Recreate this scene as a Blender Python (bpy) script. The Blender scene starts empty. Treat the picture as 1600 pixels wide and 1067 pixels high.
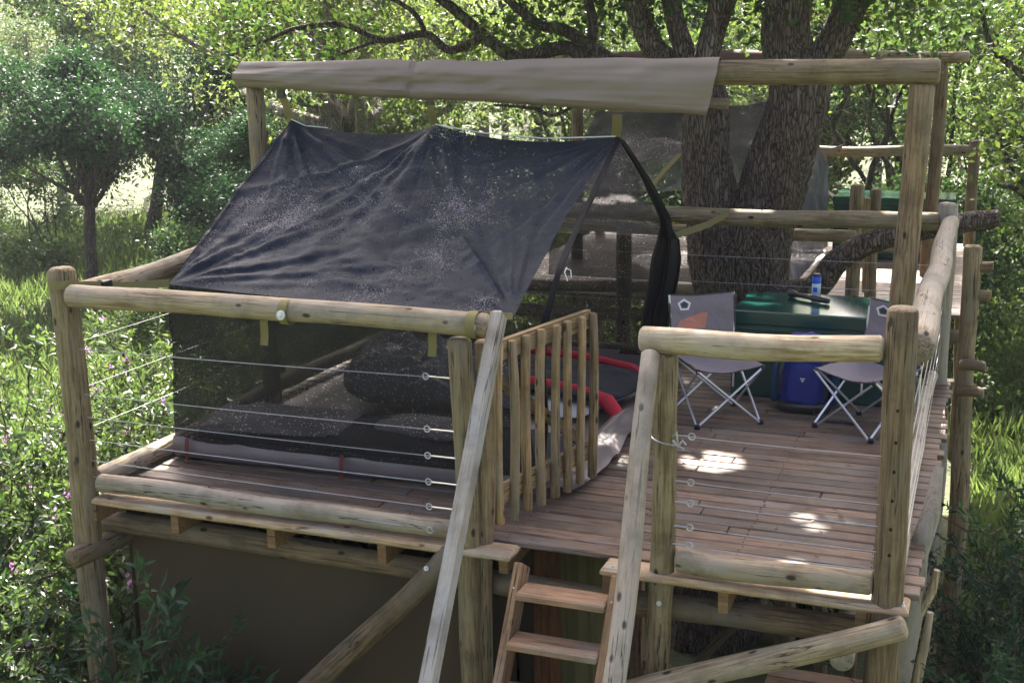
import bpy, math, random
import numpy as np
from mathutils import Vector, Matrix, noise as mnoise

R = math.radians
rnd = random.Random(7)
scn = bpy.context.scene
COL = scn.collection

# ------------------------------------------------------------------ camera
cd = bpy.data.cameras.new("camera")
cam = bpy.data.objects.new("camera", cd)
COL.objects.link(cam)
scn.camera = cam
yaw, pit, rol = -0.3651156, 0.22654355, -0.011396
fw = Vector((math.sin(yaw) * math.cos(pit), math.cos(yaw) * math.cos(pit), -math.sin(pit)))
rt = Vector((math.cos(yaw), -math.sin(yaw), 0))
up = rt.cross(fw)
r2 = rt * math.cos(rol) + up * math.sin(rol)
u2 = -rt * math.sin(rol) + up * math.cos(rol)
CAM = Vector((3.92619958, -4.59494054, 2.01982606))
cam.matrix_world = Matrix(((r2.x, u2.x, -fw.x, CAM.x), (r2.y, u2.y, -fw.y, CAM.y), (r2.z, u2.z, -fw.z, CAM.z), (0, 0, 0, 1)))
cd.sensor_fit = 'HORIZONTAL'
cd.sensor_width = 36
cd.lens = 36 * 1.97609 / 1.6
cd.clip_start = 0.05
cd.clip_end = 600

# ------------------------------------------------------------------ light
SUN_AZ, SUN_EL = R(-18), R(47)
w = bpy.data.worlds.new("World")
scn.world = w
w.use_nodes = True
nt = w.node_tree
bg = nt.nodes['Background']
sky = nt.nodes.new('ShaderNodeTexSky')
sky.sky_type = 'NISHITA'
sky.sun_disc = False
sky.sun_elevation = SUN_EL
sky.sun_rotation = SUN_AZ
sky.air_density = .5
sky.dust_density = 7.0
sky.ozone_density = .3
nt.links.new(sky.outputs[0], bg.inputs[0])
bg.inputs[1].default_value = 0.09
sd = bpy.data.lights.new("sun", 'SUN')
sd.energy = 5.0
sd.angle = R(0.6)
sd.color = (1.0, 0.95, 0.86)
sun = bpy.data.objects.new("sun", sd)
COL.objects.link(sun)
SUND = Vector((math.sin(SUN_AZ) * math.cos(SUN_EL), math.cos(SUN_AZ) * math.cos(SUN_EL), math.sin(SUN_EL)))
sun.rotation_euler = SUND.to_track_quat('Z', 'Y').to_euler()
sun.location = (0, 10, 20)
scn.view_settings.view_transform = 'Standard'
scn.view_settings.look = 'None'
scn.view_settings.gamma = 1
scn.view_settings.exposure = 2.75
scn.view_settings.use_curve_mapping = False
scn.render.engine = 'CYCLES'
cy = scn.cycles
cy.use_denoising = True
cy.max_bounces = 7
cy.diffuse_bounces = 3
cy.glossy_bounces = 2
cy.transmission_bounces = 3
cy.transparent_max_bounces = 24
cy.volume_bounces = 0
cy.caustics_reflective = False
cy.caustics_refractive = False
cy.sample_clamp_indirect = 6

GZ = -2.4          # ground level below the deck


# ------------------------------------------------------------------ materials
def new_mat(name):
    m = bpy.data.materials.new(name)
    m.use_nodes = True
    t = m.node_tree
    return m, t, t.nodes, t.links, t.nodes['Principled BSDF']


def ramp(N, cols, pos=None):
    n = N.new('ShaderNodeValToRGB')
    e = n.color_ramp.elements
    k = len(cols)
    pos = pos or [i / (k - 1) for i in range(k)]
    while len(e) < k:
        e.new(0.5)
    for i in range(k):
        e[i].position = pos[i]
        c = cols[i]
        e[i].color = (c[0], c[1], c[2], 1) if not isinstance(c, (int, float)) else (c, c, c, 1)
    return n


def mix(N, L, a, b, f, mode='MIX'):
    n = N.new('ShaderNodeMix')
    n.data_type = 'RGBA'
    n.blend_type = mode
    for s, v in ((n.inputs[0], f), (n.inputs[6], a), (n.inputs[7], b)):
        if hasattr(v, 'links'):
            L.new(v, s)
        elif isinstance(v, (int, float)):
            s.default_value = v
        else:
            s.default_value = (v[0], v[1], v[2], 1)
    return n.outputs[2]


def mth(N, L, op, a, b=0.0):
    n = N.new('ShaderNodeMath')
    n.operation = op
    for s, v in ((n.inputs[0], a), (n.inputs[1], b)):
        if hasattr(v, 'links'):
            L.new(v, s)
        else:
            s.default_value = v
    return n.outputs[0]


def coords(N, L, scale, rand=True):
    tc = N.new('ShaderNodeTexCoord')
    v = tc.outputs['Object']
    if rand:
        oi = N.new('ShaderNodeObjectInfo')
        cmb = N.new('ShaderNodeCombineXYZ')
        r = mth(N, L, 'MULTIPLY', oi.outputs['Random'], 57.0)
        for i in range(3):
            L.new(r, cmb.inputs[i])
        ad = N.new('ShaderNodeVectorMath')
        ad.operation = 'ADD'
        L.new(v, ad.inputs[0])
        L.new(cmb.outputs[0], ad.inputs[1])
        v = ad.outputs[0]
    mp = N.new('ShaderNodeMapping')
    mp.inputs['Scale'].default_value = scale
    L.new(v, mp.inputs[0])
    return mp.outputs[0]


def noise(N, L, vec, scale, detail=3, rough=.55):
    n = N.new('ShaderNodeTexNoise')
    n.inputs['Scale'].default_value = scale
    n.inputs['Detail'].default_value = detail
    n.inputs['Roughness'].default_value = rough
    L.new(vec, n.inputs['Vector'])
    return n.outputs[0]


def bump(N, L, p, h, strength=.4, dist=.01):
    b = N.new('ShaderNodeBump')
    b.inputs['Strength'].default_value = strength
    b.inputs['Distance'].default_value = dist
    L.new(h, b.inputs['Height'])
    L.new(b.outputs[0], p.inputs['Normal'])


def wood(name, light, dark, grey, axis=2, greyness=.5, knots=True, rough=.8, vary=.35):
    m, t, N, L, p = new_mat(name)
    s = [1, 1, 1]
    s[axis] = .055
    v = coords(N, L, s)
    fine = noise(N, L, v, 90, 4, .6)
    s2 = [1, 1, 1]
    s2[axis] = .3
    v2 = coords(N, L, s2)
    big = noise(N, L, v2, 9, 3, .6)
    c = mix(N, L, dark, light, ramp(N, [0, 1], [.3, .68]).outputs[0])
    rf = N.new('ShaderNodeValToRGB')
    rf.color_ramp.elements[0].position = .36
    rf.color_ramp.elements[1].position = .60
    L.new(fine, rf.inputs[0])
    c = mix(N, L, dark, light, rf.outputs[0])
    rg = N.new('ShaderNodeValToRGB')
    rg.color_ramp.elements[0].position = .62 - greyness * .4
    rg.color_ramp.elements[1].position = .82 - greyness * .4
    L.new(big, rg.inputs[0])
    c = mix(N, L, c, mix(N, L, grey, [x * .62 for x in grey], fine), rg.outputs[0])
    # weather stains and grime in broad patches
    st = noise(N, L, coords(N, L, (1, 1, 1)), 5.5, 5, .7)
    rs_ = N.new('ShaderNodeValToRGB')
    rs_.color_ramp.elements[0].position = .46
    rs_.color_ramp.elements[1].position = .72
    L.new(st, rs_.inputs[0])
    c = mix(N, L, c, [x * .42 for x in dark], mth(N, L, 'MULTIPLY', rs_.outputs[0], .6))
    # long thin drying cracks along the grain
    s3 = [1, 1, 1]
    s3[axis] = .03
    v3 = coords(N, L, s3)
    cr = noise(N, L, v3, 42, 3, .5)
    ab = mth(N, L, 'ABSOLUTE', mth(N, L, 'SUBTRACT', cr, .40))
    rc = ramp(N, [1, 0], [.006, .022])
    L.new(ab, rc.inputs[0])
    gate_ = noise(N, L, coords(N, L, [1.0 if i != axis else .5 for i in range(3)]), 4.5, 2)
    rgt = ramp(N, [0, 1], [.42, .55])
    L.new(gate_, rgt.inputs[0])
    c = mix(N, L, c, [x * .14 for x in dark], mth(N, L, 'MULTIPLY', mth(N, L, 'MULTIPLY', rc.outputs[0], rgt.outputs[0]), .9))
    h = fine
    if knots:
        s4 = [1, 1, 1]
        s4[axis] = .5
        v4 = coords(N, L, s4)
        vo = N.new('ShaderNodeTexVoronoi')
        vo.inputs['Scale'].default_value = 12.5
        L.new(v4, vo.inputs['Vector'])
        rk = ramp(N, [1, .85, 0], [.05, .10, .15])
        L.new(vo.outputs['Distance'], rk.inputs[0])
        kg = noise(N, L, v4, 3.1, 1)
        rkg = ramp(N, [0, 1], [.36, .44])
        L.new(kg, rkg.inputs[0])
        c = mix(N, L, c, [x * .16 for x in dark], mth(N, L, 'MULTIPLY', rk.outputs[0], rkg.outputs[0]))
        h = mth(N, L, 'SUBTRACT', fine, rk.outputs[0])
    oi = N.new('ShaderNodeObjectInfo')
    br = mth(N, L, 'ADD', mth(N, L, 'MULTIPLY', oi.outputs['Random'], vary), 1 - vary * .6)
    hsv = N.new('ShaderNodeHueSaturation')
    L.new(br, hsv.inputs['Value'])
    L.new(c, hsv.inputs['Color'])
    L.new(hsv.outputs[0], p.inputs['Base Color'])
    p.inputs['Roughness'].default_value = rough
    p.inputs['Specular IOR Level'].default_value = .35
    bump(N, L, p, h, .5, .006)
    return m


def simple(name, col, rough=.6, metal=0, var=.25, scale=14, spec=.5, bmp=.15):
    m, t, N, L, p = new_mat(name)
    v = coords(N, L, (1, 1, 1))
    n = noise(N, L, v, scale, 5, .6)
    c = mix(N, L, [x * (1 - var) for x in col], [min(1, x * (1 + var)) for x in col], n)
    L.new(c, p.inputs['Base Color'])
    p.inputs['Roughness'].default_value = rough
    p.inputs['Metallic'].default_value = metal
    p.inputs['Specular IOR Level'].default_value = spec
    if bmp:
        bump(N, L, p, noise(N, L, v, scale * 6, 3), bmp, .004)
    return m


def leaf_mat(name, a, b, trans=.45, tcol=None, rough=.42, spec=.5):
    m, t, N, L, p = new_mat(name)
    g = N.new('ShaderNodeNewGeometry')
    oi = N.new('ShaderNodeObjectInfo')
    c = mix(N, L, a, b, g.outputs['Random Per Island'])
    hsv = N.new('ShaderNodeHueSaturation')
    L.new(c, hsv.inputs['Color'])
    L.new(mth(N, L, 'ADD', mth(N, L, 'MULTIPLY', oi.outputs['Random'], .5), .75), hsv.inputs['Value'])
    L.new(mth(N, L, 'ADD', mth(N, L, 'MULTIPLY', oi.outputs['Random'], -.04), .52), hsv.inputs['Hue'])
    L.new(hsv.outputs[0], p.inputs['Base Color'])
    p.inputs['Roughness'].default_value = rough
    p.inputs['Specular IOR Level'].default_value = spec
    tr = N.new('ShaderNodeBsdfTranslucent')
    tc = mix(N, L, hsv.outputs[0], tcol or (1.9, 2.0, .7), 1.0, 'MULTIPLY')
    L.new(tc, tr.inputs[0])
    ms = N.new('ShaderNodeMixShader')
    ms.inputs[0].default_value = trans
    L.new(p.outputs[0], ms.inputs[1])
    L.new(tr.outputs[0], ms.inputs[2])
    L.new(ms.outputs[0], N['Material Output'].inputs[0])
    return m


def net_mat(name, col, clear, specks, trans=(.12, .11, .11), tfac=.35, light_flecks=0.0):
    """woven shade cloth: dark threads, pin holes that let light through, pale flecks painted as pinhole light"""
    m, t, N, L, p = new_mat(name)
    v = coords(N, L, (1, 1, 1), False)
    big = noise(N, L, v, 3.2, 3, .6)
    c = mix(N, L, [x * .7 for x in col], [x * 1.3 for x in col], big)
    sc = noise(N, L, v, 2.3, 4, .7)
    if light_flecks:
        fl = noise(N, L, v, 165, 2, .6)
        th = mth(N, L, 'SUBTRACT', .725, mth(N, L, 'MULTIPLY', mth(N, L, 'SUBTRACT', sc, .47), light_flecks))
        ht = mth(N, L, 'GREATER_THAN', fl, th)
        c = mix(N, L, c, (.30, .27, .29), mth(N, L, 'MULTIPLY', ht, .85))  # pale flecks in the base colour stand in for light through pinholes
    L.new(c, p.inputs['Base Color'])
    p.inputs['Roughness'].default_value = .52
    p.inputs['Specular IOR Level'].default_value = .2
    p.inputs['Sheen Weight'].default_value = .03
    p.inputs['Sheen Roughness'].default_value = .45
    p.inputs['Sheen Tint'].default_value = (.7, .82, 1, 1)
    tr = N.new('ShaderNodeBsdfTranslucent')
    tr.inputs[0].default_value = (*trans, 1)
    ms = N.new('ShaderNodeMixShader')
    ms.inputs[0].default_value = tfac
    L.new(p.outputs[0], ms.inputs[1])
    L.new(tr.outputs[0], ms.inputs[2])
    tp = N.new('ShaderNodeBsdfTransparent')
    tp.inputs[0].default_value = (.95, .97, 1, 1)
    holes = noise(N, L, v, 95, 2, .55)
    thr = mth(N, L, 'SUBTRACT', .74, mth(N, L, 'MULTIPLY', sc, specks))
    hit = mth(N, L, 'GREATER_THAN', holes, thr)
    fac = mth(N, L, 'MAXIMUM', mth(N, L, 'MULTIPLY', hit, .9), mth(N, L, 'MULTIPLY', mth(N, L, 'ADD', big, .5), clear))
    ms2 = N.new('ShaderNodeMixShader')
    L.new(fac, ms2.inputs[0])
    L.new(ms.outputs[0], ms2.inputs[1])
    L.new(tp.outputs[0], ms2.inputs[2])
    L.new(ms2.outputs[0], N['Material Output'].inputs[0])
    bump(N, L, p, noise(N, L, v, 60, 2), .25, .004)
    return m


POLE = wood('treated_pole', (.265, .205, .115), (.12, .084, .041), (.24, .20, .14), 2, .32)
POLE_PALE = wood('pale_peeled_pole', (.46, .37, .24), (.21, .145, .08), (.42, .36, .275), 2, .5)
POLE_GREY = wood('grey_weathered_pole', (.44, .37, .275), (.22, .165, .11), (.43, .38, .31), 2, .7, True)
POLE_BROWN = wood('brown_pole', (.26, .185, .105), (.12, .078, .041), (.225, .182, .125), 2, .3)
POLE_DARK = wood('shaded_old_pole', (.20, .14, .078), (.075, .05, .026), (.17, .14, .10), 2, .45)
SQUARE = wood('grey_sawn_handrail', (.43, .39, .33), (.26, .21, .16), (.44, .43, .41), 2, .6, False)
TREAD = wood('sawn_tread', (.42, .255, .15), (.26, .15, .085), (.36, .30, .24), 0, .3, False)
STRING = wood('sawn_stringer', (.37, .22, .12), (.22, .125, .065), (.30, .24, .19), 2, .3, True)
DECK = wood('weathered_deck_board', (.235, .156, .108), (.10, .062, .043), (.205, .172, .15), 0, .40, False, .55, .62)
EDGE = wood('pale_edge_board', (.45, .32, .195), (.26, .17, .095), (.41, .35, .27), 0, .35, True)
JOIST = wood('orange_sawn_joist', (.25, .145, .065), (.14, .08, .035), (.22, .16, .10), 1, .2, False)
SLAT = wood('gate_slat', (.38, .26, .13), (.18, .115, .053), (.32, .26, .175), 2, .4, True)
STEEL = simple('galvanised_wire', (.42, .42, .42), .4, .8, .1, 30, .5, 0)
ALU = simple('aluminium_tube', (.72, .74, .8), .3, .85, .06, 30, .5, 0)
WASHER = simple('zinc_washer', (.6, .6, .6), .5, .5, .05, 40, .5, 0)
OLIVE = simple('olive_webbing', (.20, .175, .075), .85, 0, .2, 60, .2, .4)
BLACKP = simple('black_plastic', (.018, .018, .02), .4, 0, .2, 20)
TAUPE = simple('taupe_canvas', (.20, .160, .128), .6, 0, .10, 5, .4, .3)
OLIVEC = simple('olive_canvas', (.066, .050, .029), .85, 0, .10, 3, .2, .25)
GROUNDS = simple('grey_groundsheet', (.165, .138, .13), .36, 0, .15, 6, .5, .3)
NAVY = simple('navy_fabric', (.016, .018, .032), .8, 0, .3, 14, .3, .4)
RED = simple('red_fabric', (.5, .015, .045), .7, 0, .15, 20, .3, .3)
PADGREY = simple('pale_grey_pad', (.42, .42, .43), .7, 0, .1, 12, .3, .3)
LAV = simple('grey_lavender_nylon', (.27, .25, .26), .65, 0, .12, 9, .35, .4)
CHAIRF = simple('grey_chair_fabric', (.25, .215, .235), .75, 0, .07, 30, .25, .3)
GREENP = simple('gloss_green_paint', (.003, .055, .042), .12, 0, .12, 5, .8, .02)
BLUE = simple('blue_nylon', (.004, .02, .2), .6, 0, .2, 18, .4, .5)
TEAL = simple('dark_blue_side_fabric', (.01, .05, .12), .65, 0, .2, 18, .3, .4)
WHITE = simple('white_print', (.8, .8, .78), .6, 0, .03, 10, .3, 0)
DARKP = simple('dark_grey_print', (.06, .065, .08), .6, 0, .03, 10, .3, 0)
ORANGE = simple('orange_patch_colour', (.58, .24, .17), .75, 0, .15, 14, .2, 0)
BOTTLEW = simple('pale_can', (.62, .72, .8), .3, .2, .05, 10, .5, 0)
BOTTLEB = simple('blue_cap', (.01, .09, .6), .35, 0, .05, 10, .5, 0)
BROWNS = simple('brown_strap', (.12, .035, .025), .7, 0, .15, 30, .3, .2)
DARKROOM = simple('shaded_interior_cloth', (.03, .024, .02), .9, 0, .2, 4, .2, 0)  # near black, the shade of the room interior put into the colour
FRAMEW = wood('varnished_door_frame', (.16, .055, .02), (.08, .026, .01), (.12, .055, .03), 2, .2, False)
CORD = simple('white_cord', (.7, .7, .72), .7, 0, .05, 30, .3, 0)
MAROON = simple('maroon_canvas', (.16, .095, .085), .8, 0, .1, 5, .25, .2)
PURPLE = leaf_mat('purple_petal', (.42, .16, .42), (.62, .36, .6), .35, (1.2, 1, 1.2))
DARKHOLE = simple('hollow_wood', (.022, .016, .012), .95, 0, .2, 12, .1, 0)

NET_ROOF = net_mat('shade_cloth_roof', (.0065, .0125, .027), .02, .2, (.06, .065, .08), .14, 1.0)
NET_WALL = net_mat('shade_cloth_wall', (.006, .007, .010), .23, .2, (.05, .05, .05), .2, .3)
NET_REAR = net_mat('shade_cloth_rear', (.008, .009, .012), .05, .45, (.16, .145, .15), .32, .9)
NET_FLAP = net_mat('shade_cloth_flap', (.009, .009, .011), .03, .0, (.03, .03, .03), .1)
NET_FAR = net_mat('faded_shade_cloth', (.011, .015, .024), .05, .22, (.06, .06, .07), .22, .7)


def bark(name, a, b, c3, sc=26):
    m, t, N, L, p = new_mat(name)
    v = coords(N, L, (1, 1, .17), False)
    vo = N.new('ShaderNodeTexVoronoi')
    vo.feature = 'DISTANCE_TO_EDGE'
    vo.inputs['Scale'].default_value = sc
    n1 = noise(N, L, v, 12, 4, .7)
    ad = N.new('ShaderNodeVectorMath')
    ad.operation = 'ADD'
    sc_ = N.new('ShaderNodeVectorMath')
    sc_.operation = 'SCALE'
    sc_.inputs[3].default_value = .10
    nn = N.new('ShaderNodeTexNoise')
    nn.inputs['Scale'].default_value = 14
    L.new(v, nn.inputs['Vector'])
    L.new(nn.outputs['Color'], sc_.inputs[0])
    L.new(v, ad.inputs[0])
    L.new(sc_.outputs[0], ad.inputs[1])
    L.new(ad.outputs[0], vo.inputs['Vector'])
    r = ramp(N, [0, .6, 1], [.0, .12, .34])
    L.new(vo.outputs['Distance'], r.inputs[0])
    fine = noise(N, L, v, 70, 5, .7)
    c = mix(N, L, a, b, mth(N, L, 'MULTIPLY', r.outputs[0], mth(N, L, 'ADD', fine, .45)))
    lich = noise(N, L, v, 5, 4, .7)
    rl = ramp(N, [0, 1], [.56, .7])
    L.new(lich, rl.inputs[0])
    c = mix(N, L, c, c3, mth(N, L, 'MULTIPLY', mth(N, L, 'MULTIPLY', rl.outputs[0], r.outputs[0]), .6))
    L.new(c, p.inputs['Base Color'])
    p.inputs['Roughness'].default_value = .9
    p.inputs['Specular IOR Level'].default_value = .2
    bump(N, L, p, mth(N, L, 'ADD', r.outputs[0], mth(N, L, 'MULTIPLY', fine, .5)), 1.0, .03)
    return m


BARK = bark('fissured_bark', (.05, .038, .030), (.25, .195, .155), (.38, .34, .30), 50)
BARK2 = bark('branch_bark', (.05, .04, .033), (.15, .12, .095), (.24, .225, .2), 34)
BARKPALE = bark('pale_bark', (.14, .12, .10), (.33, .30, .26), (.42, .40, .37), 20)

LF_MAIN = leaf_mat('canopy_leaf', (.036, .07, .026), (.075, .10, .036), .40, (1.45, 1.6, .75), .5, .35)
LF_DARK = leaf_mat('bushwillow_leaf', (.018, .044, .026), (.034, .066, .036), .26, (1.4, 1.8, .9), .55, .2)
LF_MID = leaf_mat('green_leaf', (.034, .068, .03), (.066, .098, .04), .36, (1.45, 1.65, .85), .5, .35)
LF_YEL = leaf_mat('yellow_green_leaf', (.06, .092, .036), (.105, .13, .05), .44, (1.5, 1.65, .85), .5, .35)
LF_GREY = leaf_mat('grey_green_leaf', (.07, .10, .055), (.12, .145, .085), .4, (1.5, 1.7, .9))
LF_SHRUB = leaf_mat('narrow_shrub_leaf', (.042, .078, .034), (.088, .118, .05), .37, (1.55, 1.75, .85), .34, .8)
GRASSM = leaf_mat('grass_blade', (.06, .098, .036), (.115, .145, .065), .38, (1.45, 1.6, .85), .5)


# ------------------------------------------------------------------ scene tree helpers
def W(o):
    m = o.matrix_basis.copy()
    if o.parent:
        m = W(o.parent) @ o.matrix_parent_inverse @ m
    return m


def link(o, parent=None):
    COL.objects.link(o)
    if parent:
        o.parent = parent
        o.matrix_parent_inverse = W(parent).inverted()
    return o


def thing(name, label, cat, loc=(0, 0, 0), group=None):
    o = bpy.data.objects.new(name, None)
    o.empty_display_size = .1
    o.location = loc
    COL.objects.link(o)
    o['label'] = label
    o['category'] = cat
    if group:
        o['group'] = group
    return o


def tag(o, label=None, cat=None, group=None, kind=None):
    for k, v in (('label', label), ('category', cat), ('group', group), ('kind', kind)):
        if v:
            o[k] = v
    return o


def copy_tree(o, parent=None):
    c = o.copy()
    COL.objects.link(c)
    if parent:
        c.parent = parent
        c.matrix_parent_inverse = o.matrix_parent_inverse.copy()
    for ch in [x for x in bpy.data.objects if x.parent == o]:
        copy_tree(ch, c)
    return c


class MB:
    """collects shapes in world coordinates and links them as one mesh object"""

    def __init__(self):
        self.v, self.f = [], []

    def add(self, vs, fs):
        b = len(self.v)
        self.v += [tuple(x) for x in vs]
        self.f += [tuple(i + b for i in f) for f in fs]
        return self

    def box(self, lo, hi, bev=0.004, M=None):
        x0, y0, z0 = lo
        x1, y1, z1 = hi
        b = min(bev, (x1 - x0) * .4, (y1 - y0) * .4, (z1 - z0) * .4)
        vs = []
        for z, k in ((z0, b), (z0 + b, 0), (z1 - b, 0), (z1, b)):
            vs += [(x0 + k, y0 + k, z), (x1 - k, y0 + k, z), (x1 - k, y1 - k, z), (x0 + k, y1 - k, z)]
        fs = [(3, 2, 1, 0), (12, 13, 14, 15)]
        for r in range(3):
            for i in range(4):
                j = (i + 1) % 4
                fs.append((r * 4 + i, r * 4 + j, r * 4 + 4 + j, r * 4 + 4 + i))
        if M is not None:
            vs = [M @ Vector(q) for q in vs]
        return self.add(vs, fs)

    def beam(self, p0, p1, w, h, upv=(0, 0, 1), bev=.004):
        p0, p1 = Vector(p0), Vector(p1)
        d = p1 - p0
        L_ = d.length
        d.normalize()
        s = d.cross(Vector(upv)).normalized()
        n = d.cross(s)
        M = Matrix(((s.x, n.x, d.x, p0.x), (s.y, n.y, d.y, p0.y), (s.z, n.z, d.z, p0.z), (0, 0, 0, 1)))
        return self.box((-w / 2, -h / 2, 0), (w / 2, h / 2, L_), bev, M)

    def tube(self, pts, rad, n=6, closed=False, cap=True):
        pts = [Vector(p) for p in pts]
        k = len(pts)
        if isinstance(rad, (int, float)):
            rad = [rad] * k
        d0 = (pts[1] - pts[0]).normalized()
        a = d0.orthogonal().normalized()
        vs = []
        for i, p in enumerate(pts):
            if closed:
                d = (pts[(i + 1) % k] - pts[i - 1]).normalized()
            else:
                d = (pts[min(i + 1, k - 1)] - pts[max(i - 1, 0)]).normalized()
            a = (a - d * a.dot(d))
            a = a.normalized() if a.length > 1e-6 else d.orthogonal().normalized()
            b = d.cross(a)
            for j in range(n):
                t = 2 * math.pi * j / n
                vs.append(p + (a * math.cos(t) + b * math.sin(t)) * rad[i])
        fs = []
        for i in range(k if closed else k - 1):
            for j in range(n):
                i2 = (i + 1) % k
                fs.append((i * n + j, i * n + (j + 1) % n, i2 * n + (j + 1) % n, i2 * n + j))
        if cap and not closed:
            fs.append(tuple(range(n - 1, -1, -1)))
            fs.append(tuple((k - 1) * n + j for j in range(n)))
        return self.add(vs, fs)

    def lathe(self, c, prof, n=16, axis=(0, 0, 1)):
        c = Vector(c)
        q = Vector(axis).to_track_quat('Z', 'Y')
        vs = []
        for r, z in prof:
            for j in range(n):
                t = 2 * math.pi * j / n
                vs.append(c + q @ Vector((r * math.cos(t), r * math.sin(t), z)))
        fs = []
        for i in range(len(prof) - 1):
            for j in range(n):
                fs.append((i * n + j, i * n + (j + 1) % n, (i + 1) * n + (j + 1) % n, (i + 1) * n + j))
        fs.append(tuple(range(n - 1, -1, -1)))
        fs.append(tuple((len(prof) - 1) * n + j for j in range(n)))
        return self.add(vs, fs)

    def grid(self, fn, nu, nv, flip=False):
        vs = [fn(i / nu, j / nv) for j in range(nv + 1) for i in range(nu + 1)]
        fs = []
        for j in range(nv):
            for i in range(nu):
                a = j * (nu + 1) + i
                q = (a, a + 1, a + nu + 2, a + nu + 1)
                fs.append(q[::-1] if flip else q)
        return self.add(vs, fs)

    def sheet(self, fn, nu, nv, th=.003):
        """a cloth with two faces and closed edges"""
        P = [[Vector(fn(i / nu, j / nv)) for i in range(nu + 1)] for j in range(nv + 1)]
        vs, bs = [], []
        for j in range(nv + 1):
            for i in range(nu + 1):
                du = P[j][min(i + 1, nu)] - P[j][max(i - 1, 0)]
                dv = P[min(j + 1, nv)][i] - P[max(j - 1, 0)][i]
                nn = du.cross(dv)
                nn = nn.normalized() if nn.length > 1e-9 else Vector((0, 0, 1))
                vs.append(P[j][i] + nn * th / 2)
                bs.append(P[j][i] - nn * th / 2)
        n = len(vs)
        fs = []
        w_ = nu + 1
        for j in range(nv):
            for i in range(nu):
                a = j * w_ + i
                fs.append((a, a + 1, a + w_ + 1, a + w_))
                fs.append((n + a, n + a + w_, n + a + w_ + 1, n + a + 1))
        ring = [i for i in range(w_)] + [j * w_ + nu for j in range(1, nv + 1)] + [nv * w_ + i for i in range(nu - 1, -1, -1)] + [j * w_ for j in range(nv - 1, 0, -1)]
        for k in range(len(ring)):
            a, b = ring[k], ring[(k + 1) % len(ring)]
            fs.append((b, a, n + a, n + b))
        return self.add(vs + bs, fs)

    def build(self, name, mat, parent=None, smooth=True):
        me = bpy.data.meshes.new(name)
        if parent is None and self.v:
            pass
        me.from_pydata(self.v, [], self.f)
        me.materials.append(mat)
        if smooth:
            me.polygons.foreach_set('use_smooth', [True] * len(me.polygons))
            me.set_sharp_from_angle(angle=R(40))
        me.update()
        o = bpy.data.objects.new(name, me)
        return link(o, parent)


def pole(name, p0, p1, r0, r1=None, mat=None, parent=None, n=14, wob=.024, lump=.10, seed=None):
    """a round log as its own mesh, grain along its local Z"""
    p0, p1 = Vector(p0), Vector(p1)
    r1 = r0 if r1 is None else r1
    L_ = (p1 - p0).length
    sd_ = rnd.random() * 100 if seed is None else seed
    k = max(5, int(L_ / .14))
    c = min(.014, r0 * .22)
    ts = [0, c] + [L_ * i / k for i in range(1, k)] + [L_ - c, L_]
    m = MB()
    vs = []
    for i, z in enumerate(ts):
        t = z / L_
        r = r0 + (r1 - r0) * t
        if i in (0, len(ts) - 1):
            r -= c
        e = math.sin(math.pi * t) ** .5 if 0 < t < 1 else 0
        ox = wob * e * mnoise.noise((sd_, z * .9, 0)) * 2
        oy = wob * e * mnoise.noise((sd_, z * .9, 7)) * 2
        for j in range(n):
            a = 2 * math.pi * j / n
            rr = r * (1 + lump * mnoise.noise((sd_ + math.cos(a) * .8, math.sin(a) * .8, z * 2.2)))
            vs.append((ox + rr * math.cos(a), oy + rr * math.sin(a), z))
    fs = []
    K = len(ts)
    for i in range(K - 1):
        for j in range(n):
            fs.append((i * n + j, i * n + (j + 1) % n, (i + 1) * n + (j + 1) % n, (i + 1) * n + j))
    fs.append(tuple(range(n - 1, -1, -1)))
    fs.append(tuple((K - 1) * n + j for j in range(n)))
    me = bpy.data.meshes.new(name)
    me.from_pydata(vs, [], fs)
    me.materials.append(mat)
    me.polygons.foreach_set('use_smooth', [True] * len(me.polygons))
    me.set_sharp_from_angle(angle=R(50))
    o = bpy.data.objects.new(name, me)
    o.rotation_mode = 'QUATERNION'
    o.rotation_quaternion = (p1 - p0).to_track_quat('Z', 'Y')
    o.location = p0
    return link(o, parent)


def sawn(name, p0, p1, wd, ht, mat, parent=None, upv=(0, 0, 1), bev=.004, axis=2):
    """a sawn timber, local axis along its length"""
    p0, p1 = Vector(p0), Vector(p1)
    d = p1 - p0
    L_ = d.length
    d.normalize()
    s = d.cross(Vector(upv)).normalized()
    n = d.cross(s) if axis == 2 else s.cross(d)
    m = MB()
    if axis == 2:
        m.box((-wd / 2, -ht / 2, 0), (wd / 2, ht / 2, L_), bev)
        M = Matrix(((s.x, n.x, d.x, p0.x), (s.y, n.y, d.y, p0.y), (s.z, n.z, d.z, p0.z), (0, 0, 0, 1)))
    else:
        m.box((0, -wd / 2, -ht / 2), (L_, wd / 2, ht / 2), bev)
        s2 = -s
        M = Matrix(((d.x, s2.x, n.x, p0.x), (d.y, s2.y, n.y, p0.y), (d.z, s2.z, n.z, p0.z), (0, 0, 0, 1)))
    me = bpy.data.meshes.new(name)
    me.from_pydata(m.v, [], m.f)
    me.materials.append(mat)
    o = bpy.data.objects.new(name, me)
    o.rotation_mode = 'QUATERNION'
    o.rotation_quaternion = M.to_quaternion()
    o.location = p0
    return link(o, parent)


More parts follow.
